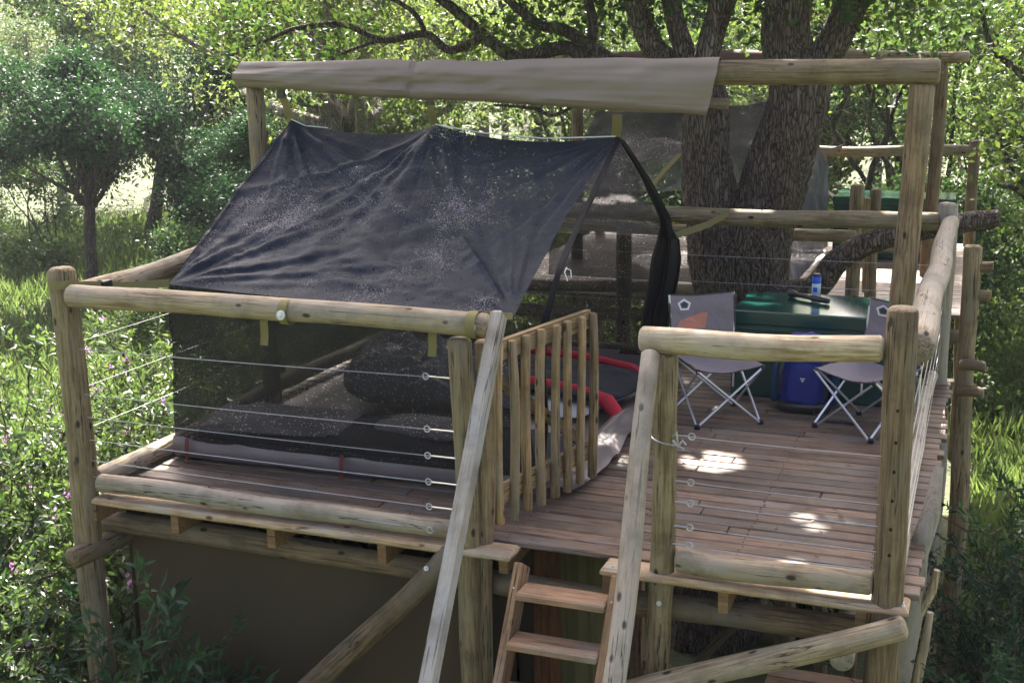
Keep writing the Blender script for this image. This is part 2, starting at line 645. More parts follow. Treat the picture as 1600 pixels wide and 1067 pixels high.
def cable(p0, p1, parent, eye=None, r=.0018, sag=.004):
    p0, p1 = Vector(p0), Vector(p1)
    pts = [p0.lerp(p1, i / 6) - Vector((0, 0, sag * math.sin(math.pi * i / 6))) for i in range(7)]
    c = MB().tube(pts, r, 5).build('cable', STEEL, parent)
    if eye:
        e = Vector(eye)
        d = (p1 - p0).normalized()
        sgn = 1 if (e - p0).length < (e - p1).length else -1
        post = p0 if sgn == 1 else p1
        m = MB()
        ring = [e + (d * math.cos(t) + Vector((0, 0, 1)) * math.sin(t)) * .013 for t in [2 * math.pi * i / 12 for i in range(12)]]
        m.tube(ring, .0032, 5, True)
        m.tube([post, e - d * sgn * .013], .0035, 5)
        m.build('eye_bolt', STEEL, c)
    return c


def washer(p, n, parent, r=.02):
    m = MB()
    m.lathe(p, [(r, -.004), (r, .003), (r * .9, .005), (r * .45, .0055), (r * .42, .014), (r * .3, .016)], 14, n)
    return m.build('bolt', WASHER, parent)


# ------------------------------------------------------------------ ground
def gz(x, y):
    d = math.hypot(x - 3, y + 4)
    h = GZ + .25 * mnoise.noise((x * .08, y * .08, 3)) + .06 * mnoise.noise((x * .5, y * .5, 9))
    if d > 34:
        h += min((d - 34) * .07, 8)
    return h


m = MB()
NG = 120


def gpt(u, v):
    a = u * 2 - 1
    b = v * 2 - 1
    x = 3 + math.copysign(abs(a) ** 1.7, a) * 260
    y = 12 + math.copysign(abs(b) ** 1.7, b) * 260
    return (x, y, gz(x, y))


m.grid(gpt, NG, NG)
gm, t_, N_, L_, p_ = new_mat('meadow_soil')
v_ = coords(N_, L_, (1, 1, 1), False)
c_ = mix(N_, L_, (.035, .06, .018), (.07, .09, .03), noise(N_, L_, v_, 1.2, 5))
c_ = mix(N_, L_, c_, (.085, .07, .04), mth(N_, L_, 'MULTIPLY', noise(N_, L_, v_, .35, 4), .5))
L_.new(c_, p_.inputs['Base Color'])
p_.inputs['Roughness'].default_value = .95
bump(N_, L_, p_, noise(N_, L_, v_, 20, 4), .6, .05)
tag(m.build('ground', gm), kind='structure')

# ------------------------------------------------------------------ the near deck
XR, YB = 3.66, 3.37
deck = thing('deck', 'raised timber deck with weathered reddish brown boards under the dark net tent', 'deck', (1.8, 1.7, 0))
pr_ = random.Random(3)
y = .085
pitch = .0945
row = 0
while y < YB + .05:
    xs = [-.07, XR + .11]
    if y < .2:
        cuts = [1.98]
    else:
        cuts = [pr_.uniform(.7, 3.1)] if row % 2 else [pr_.uniform(.4, 1.6), pr_.uniform(2.1, 3.3)]
    ed = [xs[0] + pr_.uniform(-.012, .012)] + cuts + [xs[1] + pr_.uniform(-.02, .02)]
    for a, b in zip(ed[:-1], ed[1:]):
        dz = pr_.uniform(-.002, .002)
        sawn('plank', (a + .002, y + pitch / 2, -.014 + dz), (b - .002, y + pitch / 2, -.014 + dz + pr_.uniform(-.001, .001)), pitch - .008, .027, DECK, deck, axis=0, bev=.005)
    y += pitch
    row += 1
for x in (.05, .51, 1.02, 1.57, 2.1, 2.58, 3.05, 3.57):
    sawn('joist', (x, -.03 if x not in (2.1,) else .05, -.088), (x, YB + .06, -.088), .04, .1, JOIST, deck, axis=0)
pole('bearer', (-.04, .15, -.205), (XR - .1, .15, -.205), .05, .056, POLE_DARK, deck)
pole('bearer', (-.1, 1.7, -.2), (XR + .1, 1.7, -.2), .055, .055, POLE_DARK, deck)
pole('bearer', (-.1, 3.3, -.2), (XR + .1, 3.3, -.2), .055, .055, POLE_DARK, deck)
o = sawn('edge_board', (.07, .008, -.022), (2.17, .008, -.022), .13, .036, EDGE, deck, axis=0, bev=.012)
o = sawn('edge_board', (2.555, .008, -.022), (3.74, .008, -.022), .13, .036, EDGE, deck, axis=0, bev=.012)
for x in (2.6, 3.72):
    washer((x, -.03, -.001), (0, 0, 1), deck, .007)

sc_m = MB()
for r_ in range(row):
    yy = .085 + pitch * (r_ + .5)
    for x in (.05, .51, 1.02, 1.57, 2.1, 2.58, 3.05, 3.57):
        for dy in (-.022, .022):
            sc_m.lathe((x + pr_.uniform(-.008, .008), yy + dy, .0005), [(.0045, -.004), (.0045, .0012), (.003, .0018)], 6)
tag(sc_m.build('screw_heads', simple('rusty_screw', (.07, .055, .045), .5, .5, .1, 30, .4, 0), deck), kind='stuff')

# bearer logs running back, cut ends to the front
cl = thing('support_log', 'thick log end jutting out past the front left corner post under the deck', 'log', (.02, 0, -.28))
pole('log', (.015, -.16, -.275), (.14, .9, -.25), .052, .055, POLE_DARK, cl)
cl = thing('support_log', 'round cut log end facing out beneath the front right corner of the deck', 'log', (3.45, .2, -.36))
pole('log', (3.49, .17, -.36), (3.47, 2.6, -.36), .05, .052, POLE_GREY, cl)

# ------------------------------------------------------------------ front railing, left half
rl = thing('railing', 'front railing of pale poles and wire cables before the net tent', 'railing', (0, 0, 0))
pole('post', (.03, 0, -2.5), (-.025, 0, 1.075), .068, .062, POLE, rl)
pole('post', (1.97, -.005, -2.5), (1.94, -.005, .885), .056, .05, POLE, rl)
rail = pole('top_rail', (.035, -.035, .958), (2.075, -.01, .945), .052, .048, POLE_PALE, rl, wob=.015)
pole('toe_rail', (.075, .005, .052), (1.90, .005, .055), .044, .04, POLE_GREY, rl)
for i, (z, ze) in enumerate(((.70, .70), (.485, .475), (.375, .36), (.265, .245), (.165, .135), (.085, .03))):
    cable((.04, -.01, z), (1.93, -.03, ze + .02), rl, (1.80, -.03, ze + .02))
washer((1.165, -.085, .945), (0, -1, .1), rail, .021)
washer((2.02, -.062, .945), (0, -1, .1), rail, .021)
for x in (.07, .1, .14, .2):
    pass

# front railing, right half
rr = thing('railing', 'short front railing before the two grey chairs with chunky corner post', 'railing', (2.8, 0, 0))
pole('post', (2.80, 0, -2.5), (2.80, 0, .885), .051, .048, POLE, rr)
pole('post', (3.665, .01, -2.5), (3.655, .01, 1.115), .066, .056, POLE_BROWN, rr)
pole('top_rail', (2.70, -.005, .935), (3.595, -.005, .962), .051, .049, POLE_PALE, rr)
pole('toe_rail', (2.855, -.005, .06), (3.605, -.005, .062), .047, .045, POLE_PALE, rr)
for i, z in enumerate((.58, .395, .31, .21, .135)):
    cable((2.835, -.02, z - .01), (3.615, -.02, z - .015), rr, (2.91, -.02, z - .01))
for z in (.75, .63, .52, .41, .3, .2):
    MB().lathe((3.66, -.0535, z), [(.006, -.004), (.006, .002), (.004, .003)], 8, (0, -1, 0)).build('hole', DARKHOLE, rr)
washer((2.80, -.054, -.12), (0, -1, 0), rr, .01)
# twisted wire tie round the post
mt = MB()
mt.tube([(2.80 + .054 * math.cos(t), .054 * math.sin(t) * 1.0, .60 - .012 * t) for t in [3.4 + .35 * i for i in range(9)]], .004, 5)
mt.tube([(2.845, -.06, .56), (2.87, -.07, .54), (2.885, -.065, .565), (2.90, -.07, .55)], .005, 5)
mt.tube([(2.845, -.06, .575), (2.862, -.07, .60), (2.868, -.065, .545), (2.892, -.07, .53)], .004, 5)
mt.build('wire_tie', STEEL, rr)

# right side railing
rs = thing('railing', 'right side railing with a grey speckled top pole and steel cables running back', 'railing', (3.7, 1.7, 0))
pole('top_rail', (3.715, .075, .955), (3.70, 3.36, .985), .058, .05, POLE_GREY, rs)
pole('toe_rail', (3.665, .085, .055), (3.655, 3.25, .065), .04, .036, POLE_GREY, rs)
pole('post', (3.71, 3.40, -2.5), (3.675, 3.38, 1.1), .064, .058, POLE_GREY, rs)
for z in (.72, .6, .48, .36, .24, .15):
    cable((3.705, .06, z), (3.685, 3.35, z), rs, None, .0019)
# left side railing
ls = thing('railing', 'left side railing of two grey peeled poles beside the net tent', 'railing', (0, .8, 0))
pole('top_rail', (.0, .06, .945), (-.005, 1.56, .985), .05, .056, POLE_PALE, ls)
pole('toe_rail', (.01, .06, .055), (.0, 3.3, .07), .045, .045, POLE_PALE, ls)
pole('top_rail', (-.005, 1.64, .97), (.0, 3.36, .97), .05, .05, POLE_PALE, ls)
pole('post', (.02, 3.38, -2.5), (0, 3.38, 1.08), .06, .056, POLE, ls)
for z in (.72, .5, .3):
    cable((0, .06, z), (0, 3.34, z), ls)
# rear railing
rb = thing('railing', 'rear railing of long poles in front of the big tree trunk', 'railing', (1.8, YB, 0))
pole('top_rail', (.04, YB, .94), (3.64, YB + .02, .985), .05, .056, POLE, rb)
pole('toe_rail', (.05, YB, .05), (3.62, YB, .055), .045, .045, POLE, rb)
pole('post', (1.66, YB + .06, -2.4), (1.66, YB + .06, .90), .05, .05, POLE_BROWN, rb)
for z in (.72, .55, .4):
    cable((.04, YB, z), (3.62, YB, z), rb)

# ------------------------------------------------------------------ goal post frame
gf = thing('timber_frame', 'tall goal post frame of treated poles carrying the rolled canvas', 'frame', (1.8, 1.6, 0))
pole('post', (.065, 1.62, -2.4), (.03, 1.62, 1.845), .056, .05, POLE, gf)
pole('post', (3.49, 1.62, -2.4), (3.585, 1.62, 1.845), .064, .056, POLE_BROWN, gf)
pole('beam', (-.005, 1.61, 1.898), (3.66, 1.61, 1.902), .059, .061, POLE, gf, wob=.003, lump=.05)
pole('roll_pole', (1.3, 1.567, 1.815), (2.70, 1.567, 1.752), .028, .028, POLE_DARK, gf, wob=.002)

# canvas rolled over the beam
fr = thing('rolled_canvas', 'taupe canvas flysheet folded over the tall beam above the net tent', 'canvas', (1.3, 1.58, 1.85))


def drape(u, v):
    x = -.03 + u * 2.68 - (.10 * max(0, (v - .35)) * (u > .84) * (u - .84) * 8)
    drop = .02 + .135 * min(1, u * 1.0) ** .9                # how low the rolled edge hangs
    cz, cyy, r = 1.90, 1.61, .070
    lz, ly, lr = 1.90 - drop + .0, 1.565, .044
    wr = .012 * mnoise.noise((x * 1.8, v * 5, 1)) + .007 * mnoise.noise((x * 6 + v * 5, v * 7, 4)) + .006 * math.exp(-((x - 1.02) / .25) ** 2) * mnoise.noise((x * 14, v * 12, 7)) + .002 * mnoise.noise((x * 2, v * 22, 8))
    wr -= .010 * math.exp(-((x - 1.02 - .03 * math.sin(v * 5)) / .022) ** 2) * (v < .75)
    # v: 0 back low -> over the top -> front -> round the roll -> back
    prof = []
    if v < .30:
        a = math.pi * (1 - v / .30) - .25 * math.pi + .25 * math.pi * (v / .3)
        a = R(200) - (R(200) - R(10)) * 0
        tt = v / .30
        ang = R(-20) + tt * R(170)          # from back low, over top, to the front
        yy = cyy + math.cos(ang) * (r + wr)
        zz = cz + math.sin(ang) * (r + wr)
    elif v < .62:
        tt = (v - .30) / .32
        a0 = R(150)
        y0, z0 = cyy + math.cos(a0) * r, cz + math.sin(a0) * r
        a1 = R(190)
        y1, z1 = ly + math.cos(a1) * lr - .012, lz + math.sin(a1) * lr
        yy = y0 + (y1 - y0) * tt - .024 * math.sin(math.pi * tt) - wr * 2.2
        zz = z0 + (z1 - z0) * tt
    else:
        tt = (v - .62) / .38
        ang = R(190) + tt * R(200)
        yy = ly + math.cos(ang) * (lr + wr) - .012 * (1 - tt)
        zz = lz + math.sin(ang) * (lr + wr)
    return (x, yy, zz + .006 * mnoise.noise((x * 1.5, 2, 2)))


MB().sheet(drape, 120, 70, .003).build('canvas', TAUPE, fr)
mc = MB()
mc.tube([(1.022, 1.61 + math.cos(a) * .079, 1.90 + math.sin(a) * .079) for a in [R(20 + 14 * i) for i in range(13)]], .0022, 5)
mc.tube([(1.022, 1.534, 1.88), (1.015, 1.522, 1.84), (1.02, 1.515, 1.80)], .0022, 5)
mc.build('tie_cord', TAUPE, fr)


def strap(name, pts, w_, parent, mat=OLIVE, side=(1, 0, 0), th=.003):
    pts = [Vector(p) for p in pts]
    s = Vector(side).normalized() * w_ / 2

    def f(u, v):
        t = v * (len(pts) - 1)
        i = min(int(t), len(pts) - 2)
        return pts[i].lerp(pts[i + 1], t - i) + s * (u * 2 - 1)
    return MB().sheet(f, 1, (len(pts) - 1) * 3, th).build(name, mat, parent)


# ------------------------------------------------------------------ net tent
RLp, RRp = Vector((.27, 1.6, 1.655)), Vector((2.15, 1.6, 1.59))
ELp, ERp = Vector((.20, .48, .925)), Vector((2.02, .42, .895))
RbL, RbR = Vector((.12, 3.08, .86)), Vector((2.04, 3.16, .86))
tent = thing('net_tent', 'dark blue black shade net tent pitched on the near deck', 'tent', (1.1, 1.8, 0))


def ridge(u):
    p = RLp.lerp(RRp, u)
    k = 2 if u > .47 else 2
    us = u / .47 if u < .47 else (u - .47) / .53
    sag = (.055 if u < .47 else .048) * (4 * us * (1 - us))
    q = .01 if u < .47 else 0
    lift = .012 * math.exp(-((u - .47) / .05) ** 2)
    return p + Vector((0, 0, -sag + lift))


def fold(px, py, ox, oy, ang, wid, amp, ln):
    """a soft crease running out of a corner"""
    dx, dy = px - ox, py - oy
    c, s = math.cos(ang), math.sin(ang)
    t = dx * c + dy * s
    n = -dx * s + dy * c
    if t < 0:
        return 0
    w_ = wid * (.35 + t * .55)
    return amp * math.exp(-(n / w_) ** 2) * math.exp(-t / ln) * min(1, t * 5)


FOLDS = []
fr_ = random.Random(12)
for ox, oy, a0, a1, k in ((0, 0, 6, 82, 14), (1.85, 0, 100, 172, 13), (0, 1.3, -78, -8, 11), (1.85, 1.3, 190, 265, 14), (.85, 1.3, -150, -30, 9)):
    for i in range(k):
        a = R(a0 + (a1 - a0) * (i + fr_.uniform(.1, .9)) / k)
        FOLDS.append((ox, oy, a, fr_.uniform(.016, .055), fr_.choice((-1, 1, 1)) * fr_.uniform(.008, .024), fr_.uniform(.45, 1.3)))


def roof_front(u, v):
    top = ridge(u)
    bot = ELp.lerp(ERp, u) + Vector((0, 0, -.012 * math.sin(math.pi * u)))
    side = 0
    if u > .9:
        side = -(u - .9) * .35 * math.sin(math.pi * v)
    p = top.lerp(bot, v)
    p.x += side - .05 * math.sin(math.pi * v) * max(0, .1 - u) * 6
    p.z -= .05 * math.sin(math.pi * v) * math.sin(math.pi * (.12 + .76 * u))
    n = Vector((0, -.52, .85))
    X, Y = u * 1.85, (1 - v) * 1.3
    h = sum(fold(X, Y, *f) for f in FOLDS)
    h += .016 * mnoise.noise((X * 2.4, Y * 2.4, 5)) + .006 * mnoise.noise((X * 5 + Y * 6, Y * 9 - X * 5, 8)) + .004 * mnoise.noise((X * 14 + Y * 16, Y * 22 - X * 12, 3))
    edge = min(1, v * 8) * min(1, (1 - v) * 9)
    return p + n * h * edge


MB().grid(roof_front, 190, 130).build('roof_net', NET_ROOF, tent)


def roof_back(u, v):
    p = ridge(u).lerp(RbL.lerp(RbR, u), v)
    p.z -= .05 * math.sin(math.pi * v)
    return p + Vector((0, .5, .85)) * (.02 * mnoise.noise((u * 7, v * 5, 3)) + .01 * mnoise.noise((u * 20, v * 12, 6))) * min(1, v * 8)


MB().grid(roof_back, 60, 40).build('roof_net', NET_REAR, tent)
BL, BR = Vector((.105, .565, .10)), Vector((2.06, .60, .10))


def wall_front(u, v):
    a = ELp.lerp(ERp, u) + Vector((0, 0, -.012 * math.sin(math.pi * u)))
    p = a.lerp(BL.lerp(BR, u), v)
    p.y += (.02 * mnoise.noise((u * 9, v * .8, 11)) + .012 * mnoise.noise((u * 26, v * 2, 4))) * math.sin(math.pi * min(1, v * 1.2 + .1))
    return p


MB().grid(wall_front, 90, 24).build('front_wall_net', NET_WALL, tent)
BBL, BBR = Vector((.1, 3.05, .1)), Vector((2.06, 3.08, .1))


def wall_back(u, v):
    p = RbL.lerp(RbR, u).lerp(BBL.lerp(BBR, u), v)
    p.y += .02 * mnoise.noise((u * 12, v * 2, 1))
    return p


MB().grid(wall_back, 50, 14).build('rear_wall_net', NET_WALL, tent)


def wall_left(u, v):
    # u front -> back, v up -> down
    top = ELp.lerp(RLp, u * 2) if u < .5 else RLp.lerp(RbL, u * 2 - 1)
    p = top.lerp(BL.lerp(BBL, u), v)
    p.x += .02 * mnoise.noise((u * 9, v * 3, 15))
    return p


MB().grid(wall_left, 40, 20).build('end_wall_net', NET_WALL, tent)
# the open end: two gathered door flaps


def flap_front(u, v):
    c = [(2.15, 1.58, 1.575), (2.12, 1.12, 1.27), (2.10, .80, 1.05), (2.07, .70, .85), (2.06, .66, .60), (2.07, .64, .3), (2.07, .62, .08)]
    t = v * (len(c) - 1)
    i = min(int(t), len(c) - 2)
    p = Vector(c[i]).lerp(Vector(c[i + 1]), t - i)
    w_ = (.03 + .035 * min(1, v * 3)) + .012 * math.sin(v * 17)
    a = (u - .5) * 2
    return p + Vector((.012 * math.sin(u * 19) + .01 * mnoise.noise((u * 6, v * 7, 3)), a * w_ * .9, a * w_ * .25))


MB().sheet(flap_front, 14, 40, .004).build('door_flap', NET_FLAP, tent)


def flap_back(u, v):
    c = [(2.15, 1.62, 1.575), (2.135, 2.15, 1.33), (2.10, 2.72, 1.05), (2.05, 3.05, .86), (2.03, 3.05, .62), (1.99, 3.03, .38), (1.98, 3.0, .15)]
    t = v * (len(c) - 1)
    i = min(int(t), len(c) - 2)
    p = Vector(c[i]).lerp(Vector(c[i + 1]), t - i)
    w_ = .018 + .022 * min(1, v * 3) + .055 * max(0, min(1, (v - .42) * 6)) - .035 * max(0, v - .62)
    a = (u - .5) * 2
    fold_ = .022 * math.sin(u * 13 + v * 4) + .016 * mnoise.noise((u * 5, v * 7, 3))
    return p + Vector((a * w_ * .95, fold_ + a * w_ * .3, -a * w_ * .5 * (v < .5) * (1 - v)))


MB().sheet(flap_back, 16, 50, .004).build('door_flap', NET_FLAP, tent)
MB().tube([(2.13, .80, 1.05), (2.145, .77, 1.058), (2.14, .75, 1.04), (2.155, .75, 1.0)], .0025, 5).tube([(2.14, .77, 1.055), (2.16, .78, 1.045), (2.165, .775, 1.01)], .0025, 5).build('tie_cord', CORD, tent)


# grey groundsheet: bathtub floor with a loose lip at the open end
def gsheet(u, v):
    # u across (front->back wall), v left->right
    front = Vector((.10, .565, 0)).lerp(Vector((2.10, .62, 0)), v)
    back = Vector((.10, 3.05, 0)).lerp(Vector((2.06, 3.08, 0)), v)
    if u < .08:
        p = front + Vector((0, -.012 * math.sin(u / .08 * 3), .115 * (1 - u / .08)))
        p.y += .012 * mnoise.noise((v * 14, u * 30, 2)) * (1 - u / .08)
    elif u > .92:
        p = back + Vector((0, 0, .115 * (u - .92) / .08))
    else:
        p = front.lerp(back, (u - .08) / .84)
    p.z += .008 + .005 * (mnoise.noise((v * 9, u * 7, 5)) + .4)
    return p


MB().grid(gsheet, 60, 80).build('groundsheet', GROUNDS, tent)


def lip(u, v):
    c0 = Vector((2.03, .64, .012)).lerp(Vector((2.02, 3.0, .012)), u)
    w_ = .14 + .06 * math.sin(u * 3.0) + .03 * math.sin(u * 11)
    edge_ = c0 + Vector((w_ + .03, .0, 0))
    p = c0.lerp(edge_, v)
    p.z = .014 + (.035 * math.sin(math.pi * v) * (1 + mnoise.noise((u * 5, v * 2, 6))) + .022 * v * (1 + mnoise.noise((u * 12, v, 2))) + .01 * (mnoise.noise((u * 16, v * 5, 6)) + .6))
    return p


MB().sheet(lip, 70, 14, .005).build('groundsheet_lip', GROUNDS, tent)
for x, y_ in ((.2, .556), (1.07, .575)):
    strap('brown_strap', [(x, y_ - .02, .125), (x, y_ - .03, .07), (x, y_ - .025, .012), (x, y_ - .045, .006)], .022, tent, BROWNS)
# webbing guys of the tent
strap('guy_strap', [(.225, 1.55, 1.86), (.25, 1.57, 1.75), (.27, 1.6, 1.65)], .045, tent)
strap('guy_strap', [(.80, 1.53, 1.74), (.82, 1.56, 1.69), (1.14, 1.6, 1.64)][0:0] + [(1.14, 1.53, 1.77), (1.14, 1.55, 1.70), (1.14, 1.6, 1.64)], .042, tent)
MB().box((1.118, 1.527, 1.745), (1.162, 1.537, 1.765), .002).build('buckle', BLACKP, tent)
strap('guy_strap', [(2.165, 1.50, 1.70), (2.15, 1.55, 1.64), (2.13, 1.6, 1.585)], .05, tent)
MB().box((.225, 1.53, 1.775), (.265, 1.545, 1.815), .003).build('buckle', BLACKP, tent)
gs_ = strap('guy_strap', [(.045, -.045, 1.0), (.06, .05, .99), (.12, .25, .955), (.20, .48, .93)], .036, tent, side=(0, 0, 1))
wrap = MB()
wrap.tube([(-.024 + .067 * math.cos(t), .067 * math.sin(t), 1.005) for t in [2 * math.pi * i / 20 for i in range(20)]], .003, 4, True)


def band(u, v):
    a = 2 * math.pi * u
    return (-.024 + .0685 * math.cos(a), .0685 * math.sin(a), .985 + .04 * v)


MB().grid(band, 24, 1).build('post_band', OLIVE, tent)
MB().box((.082, .125, .955), (.102, .185, .995), .004).build('buckle', BLACKP, tent)
for x, l_ in ((1.005, .17), (1.805, .16)):
    strap('loose_strap', [(x, .015, .955), (x, .035, .90), (x + .003, .03, .955 - l_ * .8), (x, .025, .95 - l_)], .037, tent)


def rband(x):
    def f(u, v):
        a = 2 * math.pi * u
        return (x + .042 * (v - .5), -.027 + .0555 * math.cos(a), .950 + .0555 * math.sin(a))
    return f


MB().grid(rband(1.165), 24, 1).build('rail_band', OLIVE, tent)
MB().grid(rband(2.02), 24, 1).build('rail_band', OLIVE, tent)
strap('guy_strap', [(2.045, .0, .99), (2.09, .15, .955), (2.02, .40, .90)], .03, tent, side=(0, 0, 1))
strap('guy_strap', [(2.37, 3.335, 1.0), (2.25, 3.27, .93), (2.06, 3.15, .865)], .045, tent, side=(0, .2, 1))
MB().tube([(.27, 1.59, 1.66), (.36, 1.59, 1.625), (.5, 1.59, 1.615)], .003, 5).build('ridge_cord', CORD, tent)
MB().tube([(1.14, 1.59, 1.64), (1.4, 1.59, 1.60), (1.75, 1.59, 1.575), (2.13, 1.59, 1.59)], .0035, 5).build('ridge_cord', CORD, tent)


# ------------------------------------------------------------------ bedding inside the tent
def cushion(c, l, wd, h, ang, mat, name, parent, sq=4.0, puff=.25, seed=0, nu=26, nv=14, crease=.0):
    ca, sa = math.cos(ang), math.sin(ang)

    def f(u, v):
        th = 2 * math.pi * u
        ph = math.pi * (v - .5)

        def sp(q, e):
            return math.copysign(abs(q) ** (2 / e), q)
        cx = sp(math.cos(th), sq) * sp(math.cos(ph), 2.6)
        sy = sp(math.sin(th), sq) * sp(math.cos(ph), 2.6)
        zz = sp(math.sin(ph), 2.4)
        x, yy = cx * l / 2, sy * wd / 2
        z = h / 2 + zz * h / 2 * (1 - puff * .5 * (cx * cx + sy * sy) * .5)
        z += (zz > 0) * (.10 * h * mnoise.noise((x * 7 + seed, yy * 7, seed)) + crease * (abs(mnoise.noise((x * 5 + yy * 3, yy * 9 - x * 4, seed))) - .2 + .5 * abs(mnoise.noise((x * 13 - yy * 9, yy * 15, seed + 2)))))
        return (c[0] + x * ca - yy * sa, c[1] + x * sa + yy * ca, c[2] + z)
    return MB().grid(f, nu * 2, nv).build(name, mat, parent)


mt1 = thing('sleeping_mat', 'navy sleeping mat with red ends on the groundsheet nearest the front net', 'mattress', (1.1, .95, .02))
cushion((1.10, .96, .015), 1.92, .62, .13, R(2), NAVY, 'mattress', mt1, 8, .1, 3, 40, 20, .02)
MB().tube([(.2, .64, .07), (.8, .645, .075), (1.5, .66, .075), (1.98, .68, .07), (2.03, .74, .07), (2.045, 1.0, .07), (2.02, 1.24, .07), (1.6, 1.28, .07)], .024, 8).build('red_edge', RED, mt1)
cushion((.52, .93, .125), .78, .50, .03, R(8), LAV, 'sheet', mt1, 7, .1, 9, 40, 24, .03)
cushion((1.30, 1.04, .125), .50, .34, .045, R(-12), LAV, 'pillow', mt1, 5, .3, 5, 40, 24, .025)
mt2 = thing('sleeping_mat', 'navy sleeping mat with red piping and pale pad at the open tent door', 'mattress', (1.4, 2.3, .02))
cushion((1.46, 2.36, .075), 1.32, .66, .08, R(-14), NAVY, 'mattress', mt2, 7, .1, 7, 40, 20, .025)
cushion((1.38, 2.20, .014), 1.2, .70, .065, R(-14), PADGREY, 'pale_pad', mt2, 8, .1, 1)
MB().tube([(1.0, 2.16, .125), (1.5, 2.09, .13), (1.82, 2.02, .125), (2.0, 1.93, .105), (2.075, 1.83, .075), (2.10, 1.78, .05)], [.03, .042, .036, .044, .04, .028], 12).build('red_bolster', RED, mt2)
MB().tube([(1.1, 2.86, .14), (1.6, 2.76, .145), (1.95, 2.63, .13), (2.10, 2.45, .11), (2.13, 2.3, .09)], .026, 8).build('red_edge', RED, mt2)
bd = thing('bedding_heap', 'crumpled pale grey bedding heap dimly seen through the front net', 'bedding', (1.45, 1.75, 0))
cushion((.95, 1.85, .015), .95, .7, .34, R(8), LAV, 'quilt', bd, 3.4, .8, 21, 60, 40, .14)
cushion((.50, 2.55, .015), .7, .6, .16, R(-10), NAVY, 'dark_bag', bd, 3.5, .8, 31)

# ------------------------------------------------------------------ gate
gt = thing('gate', 'open wooden gate of upright slats swung inward beside the tent', 'gate', (2.03, .06, 0))
pole('hinge_post', (2.035, .055, -2.4), (2.03, .055, .87), .042, .04, POLE_BROWN, gt)
H0, H1 = Vector((2.015, .10, 0)), Vector((2.215, .84, 0))
for z, nm in ((.80, 'rail'), (.17, 'rail')):
    sawn(nm, H0 + Vector((.012, 0, z)), H1 + Vector((.012, 0, z + .015)), .028, .085, SLAT, gt)
sawn('brace', H0 + Vector((-.022, .0, .74)), H1 + Vector((-.022, 0, .22)), .022, .05, POLE_BROWN, gt)
for i in range(8):
    t = .03 + i / 7 * .95
    b = H0.lerp(H1, t) + Vector((.042, -.008, 0))
    hh = .845 + rnd.uniform(-.008, .006)
    pole('slat', b + Vector((0, 0, .055 + rnd.uniform(-.012, .012))), b + Vector((rnd.uniform(-.012, .012), rnd.uniform(-.006, .006), hh)), .022, .020, SLAT, gt, 8, .012, .16)

# ------------------------------------------------------------------ ladder
ld = thing('ladder', 'steep wooden ladder of reddish treads climbing to the deck opening', 'ladder', (2.45, -1, GZ))
sl = Vector((0, -.62, -1)).normalized()
for x0_, z0_ in ((2.225, .0), (2.635, .0)):
    a = Vector((x0_, -.055, z0_ - .035))
    b = a + sl * 2.75
    sawn('stringer', b, a, .034, .11, STRING, ld, (0, 1, 0))
for i in range(9):
    z = -.115 - i * .168
    yy = -.055 + (z + .0) * .62 - .01
    sawn('tread', (2.245, yy, z), (2.615, yy, z), .125, .032, TREAD, ld, axis=0, bev=.006)
sawn('handrail', (2.245, -1.75, -1.25), (2.15, -.085, 1.02), .062, .05, SQUARE, ld, (1, 0, 0), .012)
pole('handrail', (2.95, -1.75, -1.2), (2.755, -.06, .90), .047, .036, POLE_GREY, ld)
for x in (2.225, 2.635):
    washer((x, -.145, -.10), (0, -1, .4), ld, .009)

# ------------------------------------------------------------------ braces at the front
br = thing('brace_log', 'knobbly brown diagonal brace before the dark canvas wall', 'log', (1.5, -.04, -.5))
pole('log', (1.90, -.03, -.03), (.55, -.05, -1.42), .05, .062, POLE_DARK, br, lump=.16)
washer((1.805, -.085, -.10), (.1, -1, .3), br, .011)
br = thing('brace_log', 'pale slanting pole bolted low across the front right corner post', 'log', (3.2, -.12, -.3))
pole('log', (2.42, -.17, -.60), (3.735, -.115, -.04), .05, .045, POLE_PALE, br, lump=.09)

# ------------------------------------------------------------------ canvas room under the deck
rm = thing('canvas_room', 'dark olive canvas room hung below the deck', 'tent', (1.2, 1.5, GZ))


def cwall(x0, y0, x1, y1, z0, z1, name, mat, sd_):
    def f(u, v):
        p = Vector((x0 + (x1 - x0) * u, y0 + (y1 - y0) * u, z0 + (z1 - z0) * v))
        d = Vector((y1 - y0, -(x1 - x0), 0)).normalized()
        return p + d * (.03 * mnoise.noise((u * 4 + sd_, v * 1.2, sd_)) + .012 * mnoise.noise((u * 14 + v * 3, v * 2.5, sd_ + 3)))
    return MB().sheet(f, 60, 30, .006).build(name, mat, rm)


